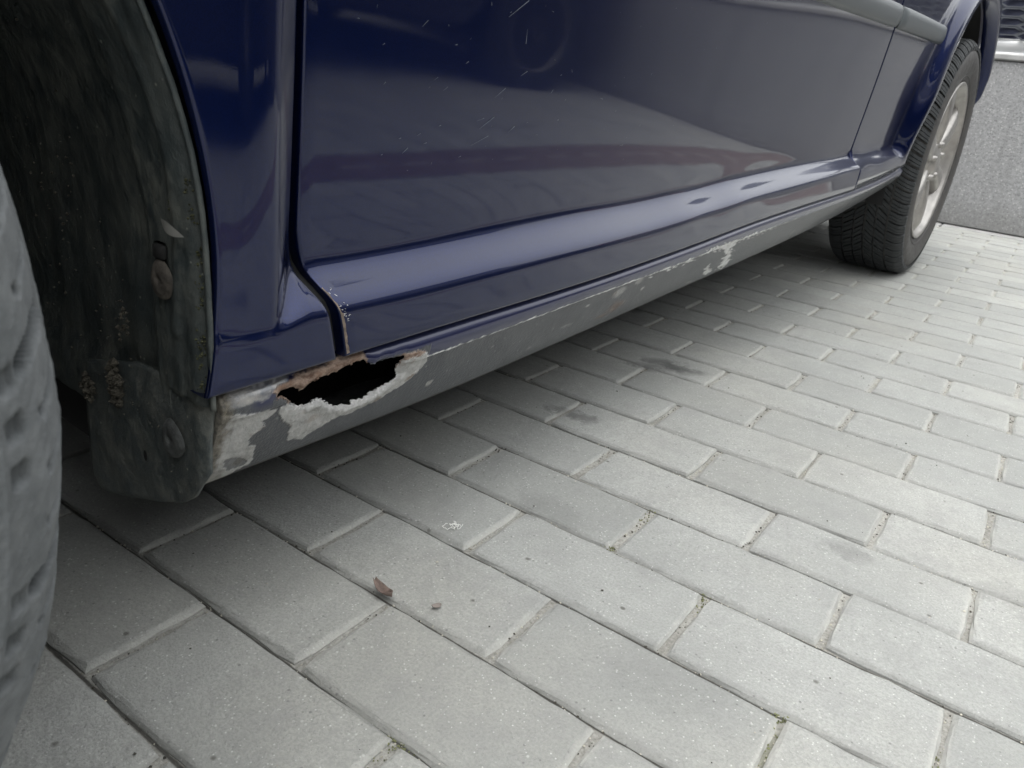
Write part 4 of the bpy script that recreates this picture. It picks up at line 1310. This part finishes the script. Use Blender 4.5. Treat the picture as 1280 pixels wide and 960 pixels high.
fw = wheel(-0.0055, -2.560, math.radians(-19), 1, True, 0.2, math.radians(-1.2))
wheel(-1.58, WH_S, 0, -1)
wheel(-1.58, -2.49, 0, -1)

# ---- far side and upper body (out of the frame, needed for shade and for steps aside)
W_CAR = 1.68
def mirrored(src, name):
    o = src.copy(); COL.objects.link(o); o.parent = ROOT
    o.scale = (-1, 1, 1); o.location = (-W_CAR, 0, 0)
    return o
for src in (fender, door):
    mirrored(src, src.name)
for nm in ('fender_top', 'rear_wing'):
    mirrored(bpy.data.objects[nm], nm)
mb = MB()
P = []
for s_ in np.linspace(-2.12, -0.36, 16):
    P.append([(-W_CAR + 0.020, s_, float(ZG(s_))), (-W_CAR + 0.018, s_, float(ZC(s_))), (-W_CAR + 0.050, s_, float(ZB(s_))), (-W_CAR + 0.16, s_, float(ZB(s_)) + 0.02)])
mb.grid(P); mb.build('sill', M_PAINT, ROOT)
def yl(s):   # lateral inset of the belt line on each side
    return 0.03 + 0.16 * np.clip((-2.75 - s) / 0.4, 0, 1) ** 2 + (-tailin(s, 0.9))
# bonnet
mb = MB(); P = []
for s_ in np.linspace(-3.25, -2.05, 14):
    z0 = 0.93 - 0.18 * sstep((-2.3 - s_) / 0.9) - 0.12 * max(0, (-3.0 - s_) / 0.25) ** 2
    a = float(yl(s_)); P.append([(-a - (W_CAR - 2 * a) * u, s_, z0 - 0.002 + 0.05 * math.sin(PI * u) ** 0.7) for u in np.linspace(0, 1, 15)])
mb.grid(P); mb.build('bonnet', M_PAINT, ROOT)
# roof
mb = MB(); P = []
for s_ in np.linspace(-1.35, 0.45, 14):
    z0 = 1.40 - 0.06 * ((s_ + 0.5) / 0.9) ** 2
    P.append([(-0.21 - (W_CAR - 0.42) * u, s_, z0 + 0.05 * math.sin(PI * u) ** 0.6) for u in np.linspace(0, 1, 13)])
mb.grid(P); mb.build('roof', M_PAINT, ROOT)
# glass
def quad(name, pts, mat, parent=ROOT):
    mb = MB(); mb.add(pts, [(0, 1, 2, 3)]); o = mb.build(name, mat, parent, False)
    so_ = o.modifiers.new('t', 'SOLIDIFY'); so_.thickness = 0.004
    return o
quad('windscreen', [(-0.06, -2.07, 0.93), (-W_CAR + 0.06, -2.07, 0.93), (-W_CAR + 0.21, -1.35, 1.362), (-0.21, -1.35, 1.362)], M_GLASS)
quad('rear_window', [(-0.36, 0.80, 0.93), (-W_CAR + 0.36, 0.80, 0.93), (-W_CAR + 0.21, 0.45, 1.335), (-0.21, 0.45, 1.335)], M_GLASS)
for sx in (0, 1):
    X = (lambda v: v) if sx == 0 else (lambda v: -W_CAR - v)
    quad('side_window', [(X(-0.035), -1.98, 0.935), (X(-0.035), -0.80, 0.935), (X(-0.205), -0.80, 1.375), (X(-0.205), -1.30, 1.362)], M_GLASS)
    quad('side_window', [(X(-0.035), -0.73, 0.935), (X(-0.17), 0.50, 0.935), (X(-0.225), 0.30, 1.36), (X(-0.205), -0.73, 1.375)], M_GLASS)
    for pts_ in ([(X(-0.03), -0.80, 0.93), (X(-0.03), -0.73, 0.93), (X(-0.20), -0.73, 1.38), (X(-0.20), -0.80, 1.38)],
                 [(X(-0.05), -2.08, 0.92), (X(-0.03), -1.98, 0.93), (X(-0.20), -1.27, 1.38), (X(-0.22), -1.38, 1.38)],
                 [(X(-0.16), 0.50, 0.92), (X(-0.36), 0.80, 0.92), (X(-0.21), 0.47, 1.35), (X(-0.21), 0.28, 1.38)]):
        quad('pillar', pts_, M_PAINT)
# bumpers
def bumper(s0, sgn, name):
    mb = MB(); P = []
    for u in np.linspace(0, 1, 21):
        in_ = 0.02 if sgn < 0 else 0.36
        x = -in_ - (W_CAR - 2 * in_) * u
        nose = sgn * 0.16 * (1 - abs(2 * u - 1) ** 4)
        P.append([(x, s0 + nose * k_, z_) for z_, k_ in ((0.20, 0.75), (0.28, 0.97), (0.45, 1.0), (0.58, 0.97), (0.64, 0.85), (0.70, 0.75))])
    mb.grid(P)
    for x in (0, 1):
        s_in = -2.84 if sgn < 0 else 0.44
        def xe(t):
            d_ = 0.02 if sgn < 0 else 0.36 + (0.20 - 0.36) * t
            return -d_ if x == 0 else -W_CAR + d_
        mb.grid([[(xe(t), s0 + (s_in - s0) * t, z_) for z_ in (0.22, 0.4, 0.64)] for t in (0, 0.5, 1)])
    return mb.build(name, M_PAINT, ROOT)
bumper(-3.18, -1, 'front_bumper')
bumper(0.86, 1, 'rear_bumper')
mb = MB(); mb.grid([[(-0.36 - (W_CAR - 0.72) * u, 0.90 - 0.10 * t, 0.64 + 0.30 * t) for t in (0, .5, 1)] for u in np.linspace(0, 1, 7)])
tg = mb.build('tailgate', M_PAINT, ROOT)
for x in (-0.52, -W_CAR + 0.52):
    mb = MB(); mb.box((x - 0.09, 0.80, 0.66), (x + 0.09, 0.93, 0.86), None, 0.02); mb.build('tail_lamp', M_RED, ROOT)
for x in (-0.12, -W_CAR + 0.12):
    mb = MB(); mb.box((x - 0.10, -3.30, 0.64), (x + 0.10, -3.14, 0.77), None, 0.03); mb.build('headlight', M_CLEAR, ROOT)
mb = MB(); mb.box((-W_CAR + 0.35, -3.36, 0.60), (-0.35, -3.30, 0.74), None, 0.01); mb.build('front_grille', M_MESH, ROOT)

# ------------------------------------------------------------------ wall at the rear
wall = empty('granite_wall', (0, WALL_Y, 0.008))
tag(wall, 'low grey speckled granite wall behind the rear wheel', 'wall')
WX0, WX1 = -3.0, 5.6
for i in range(6):
    w_ = (WX1 - WX0) / 6
    mb = MB(); mb.box((WX0 + i * w_ + 0.0015, 0, 0.0), (WX0 + (i + 1) * w_ - 0.0015, 0.22, 0.655), None, 0.003)
    mb.build('panel', M_GRANITE, wall, False)
for i in range(6):
    mb = MB(); mb.box((WX0 + i * w_ + 0.0015, -0.012, 0.657), (WX0 + (i + 1) * w_ - 0.0015, 0.24, 0.682), None, 0.005)
    mb.build('coping', M_COPING, wall, False)
# ground behind the wall, higher
mb = MB(); mb.box((-14, WALL_Y + 0.22, 0.0), (14, 30, 0.48)); mb.build('upper_ground', M_FAR, None, False, kind='structure')

# ------------------------------------------------------------------ simple but complete parked cars
def car_body(name, label, loc, rz, mat, L_=4.2, W_=1.76, H_=1.46, grille=False):
    """front faces -y in local space, origin on the ground at the middle"""
    root = empty(name, loc, rz); tag(root, label, 'car')
    hl, hw = L_ / 2, W_ / 2
    mb = MB(); P = []
    for y in np.linspace(-hl, hl, 40):
        e = min(1.0, (hl - abs(y)) / 0.5)
        w_ = hw * (0.80 + 0.20 * math.sqrt(max(0, 1 - (1 - e) ** 2)))
        top = 0.98 - (0.26 * sstep((-(hl) * 0.35 - y) / (hl * 0.65))) if y < 0 else 0.98 - 0.05 * sstep((y - hl * .8) / (hl * .2))
        top = float(top); lo = 0.22
        if e < 1: lo = 0.22 + 0.10 * (1 - e) ** 2; 
        row = []
        prof = [(0.86, lo), (0.96, lo + 0.05), (1.0, 0.45), (1.0, 0.60), (0.985, 0.74 * top / 0.98 + 0.04), (0.95, top - 0.03), (0.88, top), (0.5, top + 0.03), (0, top + 0.04)]
        for k_, z_ in prof: row.append((w_ * k_, y, z_))
        for k_, z_ in reversed(prof[:-1]): row.append((-w_ * k_, y, z_))
        P.append(row)
    mb.grid(P); mb.add(P[0], [tuple(range(len(P[0])))]); mb.add(P[-1], [tuple(range(len(P[-1])))])
    mb.build('body', mat, root)
    mb = MB(); P = []
    st = [(-0.95, 0.98, 0.0), (-0.35, 1.38, 1), (0.2, H_ - 0.01, 1), (0.8, H_ - 0.02, 1), (1.35, 1.36, 1), (1.85, 1.0, 0)]
    for y, z_, k_ in st:
        wt_ = hw * 0.74 if k_ else hw * 0.86
        P.append([(hw * 0.90, y if k_ == 0 else y, 0.95), (wt_ * 1.04, y, (z_ + 0.95) / 2 + 0.1 if k_ else 0.96), (wt_, y, z_ - 0.03), (wt_ * 0.8, y, z_), (0, y, z_ + 0.02), (-wt_ * 0.8, y, z_), (-wt_, y, z_ - 0.03), (-wt_ * 1.04, y, (z_ + 0.95) / 2 + 0.1 if k_ else 0.96), (-hw * 0.90, y, 0.95)])
    mb.grid(P); mb.build('cabin', M_GLASS, root)
    mb = MB(); mb.grid([[(x * hw * 0.72, y, 0.022 + float(np.interp(y, [-0.35, 0.2, 0.8, 1.35], [1.39, H_, H_ - 0.01, 1.37]))) for x in np.linspace(-1, 1, 5)] for y in np.linspace(-0.35, 1.35, 8)])
    mb.build('roof', mat, root)
    for sx in (-1, 1):
        for y in (-hl + 0.80, hl - 0.78):
            lm = lathe([(-.09, .20), (-.1, .26), (-.085, .305), (0, .312), (.085, .305), (.1, .26), (.09, .20)], 28)
            w2_ = link('wheel', mesh('wheel', lm.v, lm.f), M_TYRE, root)
            w2_.location = (sx * (hw - 0.085), y, 0.31); w2_.rotation_euler = (0, 0, 0 if sx > 0 else PI)
            r_ = link('rim', me_rim, None, w2_)
            ar = MB(); ar.v = []; a_ = lathe([(0, .001), (0.002, .355)], 32)
            ao = link('wheel_arch', mesh('wheel_arch', a_.v, a_.f), M_BLACK, root)
            ao.location = (sx * (hw + 0.003), y, 0.33)
        mb = MB(); mb.box((sx * (hw + 0.09) - 0.09, -0.78, 0.98), (sx * (hw + 0.09) + 0.09, -0.62, 1.10), None, 0.03); mb.build('door_mirror', mat, root)
        mb = MB(); mb.box((sx * hw * 0.72 - 0.16, -hl + 0.015, 0.60), (sx * hw * 0.72 + 0.16, -hl + 0.22, 0.74), None, 0.03); mb.build('headlight', M_CLEAR, root)
        mb = MB(); mb.box((sx * hw * 0.74 - 0.13, hl - 0.2, 0.70), (sx * hw * 0.74 + 0.13, hl + 0.004, 0.90), None, 0.03); mb.build('tail_lamp', M_RED, root)
    return root
# dark car standing parallel, across from the blue one (mirrored in its door)
car_body('parked_car', 'dark car parked opposite, seen only as a reflection in the blue door', (2.70, 1.15, 0.0), 0.0, M_NAVY)

# pale car nose above the wall
white_car = car_body('parked_car', 'silver white car with dark honeycomb grille behind the granite wall', (0.72, 5.90, 0.48), 0.0, M_WHITE)
gy = 3.80
mb = MB(); P = []
for z_, dy in ((0.665, 0.02), (0.675, 0.0), (0.695, -0.012), (0.716, -0.010), (0.722, 0.004), (0.727, 0.0), (0.745, -0.016), (0.768, -0.014), (0.782, 0.006), (0.784, 0.03)):
    P.append([(x, gy + dy - 0.10 * (1 - ((x - 0.72) / 0.95) ** 4), z_) for x in np.linspace(-0.16, 1.60, 30)])
mb.grid(P)
lip = mb.build('bumper', M_WHITE, white_car)
lip.matrix_parent_inverse = Matrix.Translation((-0.72, -5.90, -0.48))
mb = MB(); mb.grid([[(x, gy - 0.02 - 0.10 * (1 - ((x - 0.72) / 0.95) ** 4), z_) for z_ in (0.775, 1.02)] for x in np.linspace(-0.14, 1.58, 20)])
g0 = mb.build('grille', M_DARKBLUE, white_car); g0.matrix_parent_inverse = lip.matrix_parent_inverse
mb = MB()
hx_ = 0.066
for r_ in range(9):
    for c_ in range(19):
        cx = -0.12 + c_ * hx_ * 1.5; cz = 0.785 + r_ * hx_ * 0.55 * 2 * 0.5 + (0.5 * hx_ * 0.55 * 2 * 0.5 if c_ % 2 else 0)
        if cx > 1.56 or cz > 1.0: continue
        yy = gy - 0.035 - 0.10 * (1 - ((cx - 0.72) / 0.95) ** 4)
        pts_o = [(cx + hx_ * math.cos(a) * 1.0, yy, cz + hx_ * 0.30 * math.sin(a)) for a in [k * PI / 3 for k in range(6)]]
        pts_i = [(cx + hx_ * math.cos(a) * 0.80, yy, cz + hx_ * 0.22 * math.sin(a)) for a in [k * PI / 3 for k in range(6)]]
        pts_b = [(x, y + 0.012, z) for x, y, z in pts_i]
        mb.add(pts_o + pts_i + pts_b, [(k, (k + 1) % 6, 6 + (k + 1) % 6, 6 + k) for k in range(6)] + [(6 + k, 6 + (k + 1) % 6, 12 + (k + 1) % 6, 12 + k) for k in range(6)])
g1 = mb.build('honeycomb', M_MESH, g0, False, kind='stuff')
mb = MB(); mb.box((-0.22, gy - 0.04, 1.01), (1.66, gy + 0.1, 1.12), None, 0.03)
b2 = mb.build('bonnet_edge', M_WHITE, white_car); b2.matrix_parent_inverse = lip.matrix_parent_inverse

# ------------------------------------------------------------------ buildings round the yard (mirrored in the paint)
def building(name, label, x0, x1, y0, y1, h, mat, face, z0=0.0):
    root = empty(name, ((x0 + x1) / 2, (y0 + y1) / 2, z0)); tag(root, label, 'building')
    ox, oy = (x0 + x1) / 2, (y0 + y1) / 2
    mb = MB(); mb.box((x0 - ox, y0 - oy, 0), (x1 - ox, y1 - oy, h), None, 0.02); mb.build('wall', mat, root, False)
    mb = MB(); mb.box((x0 - ox - 0.15, y0 - oy - 0.15, h), (x1 - ox + 0.15, y1 - oy + 0.15, h + 0.2), None, 0.02); mb.build('cornice', M_COPING, root, False)
    n = int((y1 - y0 if face == 'x' else x1 - x0) / 2.4)
    for fl_ in range(int(h // 3)):
        for i in range(n):
            c_ = ((y0 - oy) if face == 'x' else (x0 - ox)) + 1.2 + 2.4 * i
            zc_ = 1.7 + 3.0 * fl_
            mb = MB(); gl = MB()
            if face == 'x':
                X = x0 - ox
                gl.box((X - 0.01, c_ - 0.5, zc_ - 0.6), (X + 0.02, c_ + 0.5, zc_ + 0.7))
                for a, b_ in (((c_ - 0.58, zc_ - 0.68), (c_ - 0.5, zc_ + 0.78)), ((c_ + 0.5, zc_ - 0.68), (c_ + 0.58, zc_ + 0.78)), ((c_ - 0.5, zc_ - 0.68), (c_ + 0.5, zc_ - 0.6)), ((c_ - 0.5, zc_ + 0.7), (c_ + 0.5, zc_ + 0.78)), ((c_ - 0.03, zc_ - 0.6), (c_ + 0.03, zc_ + 0.7))):
                    mb.box((X - 0.05, a[0], a[1]), (X + 0.03, b_[0], b_[1]))
            else:
                Y = y0 - oy
                gl.box((c_ - 0.5, Y - 0.01, zc_ - 0.6), (c_ + 0.5, Y + 0.02, zc_ + 0.7))
                for a, b_ in (((c_ - 0.58, zc_ - 0.68), (c_ - 0.5, zc_ + 0.78)), ((c_ + 0.5, zc_ - 0.68), (c_ + 0.58, zc_ + 0.78)), ((c_ - 0.5, zc_ - 0.68), (c_ + 0.5, zc_ - 0.6)), ((c_ - 0.5, zc_ + 0.7), (c_ + 0.5, zc_ + 0.78)), ((c_ - 0.03, zc_ - 0.6), (c_ + 0.03, zc_ + 0.7))):
                    mb.box((a[0], Y - 0.05, a[1]), (b_[0], Y + 0.03, b_[1]))
            fr = mb.build('window', M_WINFR, root, False); gl.build('pane', M_GLASS, fr, False)
    return root
building('building', 'dark grey rendered building across the yard, outside the frame', 9.5, 16, -14, 12, 6.5, M_FACADE, 'x')
building('building', 'reddish brick building beyond the granite wall, outside the frame', -8, 12, 17, 22, 3.4, M_FACADE2, 'y', 0.48)

# ------------------------------------------------------------------ small things lying on the pavers
def leaf(loc, rz, ln, wd, curl, mat, name, label):
    mb = MB(); P = []
    for i in range(13):
        t = i / 12
        w_ = wd * (math.sin(PI * min(1, t * 0.93 + 0.07)) ** 0.6) * (0.72 + 0.4 * t)
        row = []
        for j in range(7):
            u = j / 3 - 1
            row.append((ln * (t - 0.5), w_ * u, 0.0012 + curl * abs(u) ** 1.6 * (0.5 + 0.5 * t) + curl * 0.9 * (t - 0.5) ** 2 * 4 + 0.0006 * noise.noise(Vector((t * 5, u * 4, ln * 50)))))
        P.append(row)
    mb.grid(P)
    o = mb.build(name, mat, None)
    so_ = o.modifiers.new('t', 'SOLIDIFY'); so_.thickness = 0.0004
    o.location = loc; o.rotation_euler = (0, 0, rz)
    tag(o, label, 'leaf')
    return o
M_LEAF = simple('dry brown leaf', (0.17, 0.125, 0.105), 0.8, var=0.45, scale=160, bump=0.6, bscale=250)
a = Vector((-0.0215, -0.095)); b_ = Vector((0.0010, -0.1005))
leaf((-0.0105, -0.0985, 0.001), math.atan2(b_.y - a.y, b_.x - a.x), 0.027, 0.0052, 0.0050, M_LEAF, 'dead_leaf', 'curled brown dead leaf lying on a paver joint')
leaf((0.0335, -0.081, 0.0004), 1.0, 0.0085, 0.0032, 0.0012, simple('grey brown leaf scrap', (0.22, 0.19, 0.17), 0.85), 'leaf_scrap', 'tiny flat grey brown leaf scrap right of the curled leaf')
# white thread tangle
cu = bpy.data.curves.new('lint', 'CURVE'); cu.dimensions = '3D'; cu.bevel_depth = 0.00026; cu.bevel_resolution = 1
rr = random.Random(5)
for k_ in range(5):
    sp = cu.splines.new('POLY'); sp.points.add(25)
    p_ = Vector((rr.uniform(-0.003, 0.003), rr.uniform(-0.003, 0.003), 0.001)); a = rr.uniform(0, 6.28)
    for i in range(26):
        sp.points[i].co = (p_.x, p_.y, p_.z, 1)
        a += rr.gauss(0, 0.9)
        p_ = p_ + Vector((math.cos(a), math.sin(a), 0)) * 0.0012
        p_ *= 0.97; p_.z = 0.0007 + 0.0012 * abs(math.sin(i * 0.7 + k_))
tmp = bpy.data.objects.new('tmp', cu); COL.objects.link(tmp)
dg = bpy.context.evaluated_depsgraph_get()
lm_ = bpy.data.meshes.new_from_object(tmp.evaluated_get(dg)); bpy.data.objects.remove(tmp)
lint = link('lint_thread', lm_, simple('white lint', (0.75, 0.75, 0.72), 0.9, var=0.05), None)
lint.location = (-0.032, 0.024, 0.0008)
tag(lint, 'small white tangle of thread on a paver under the sill', 'lint')
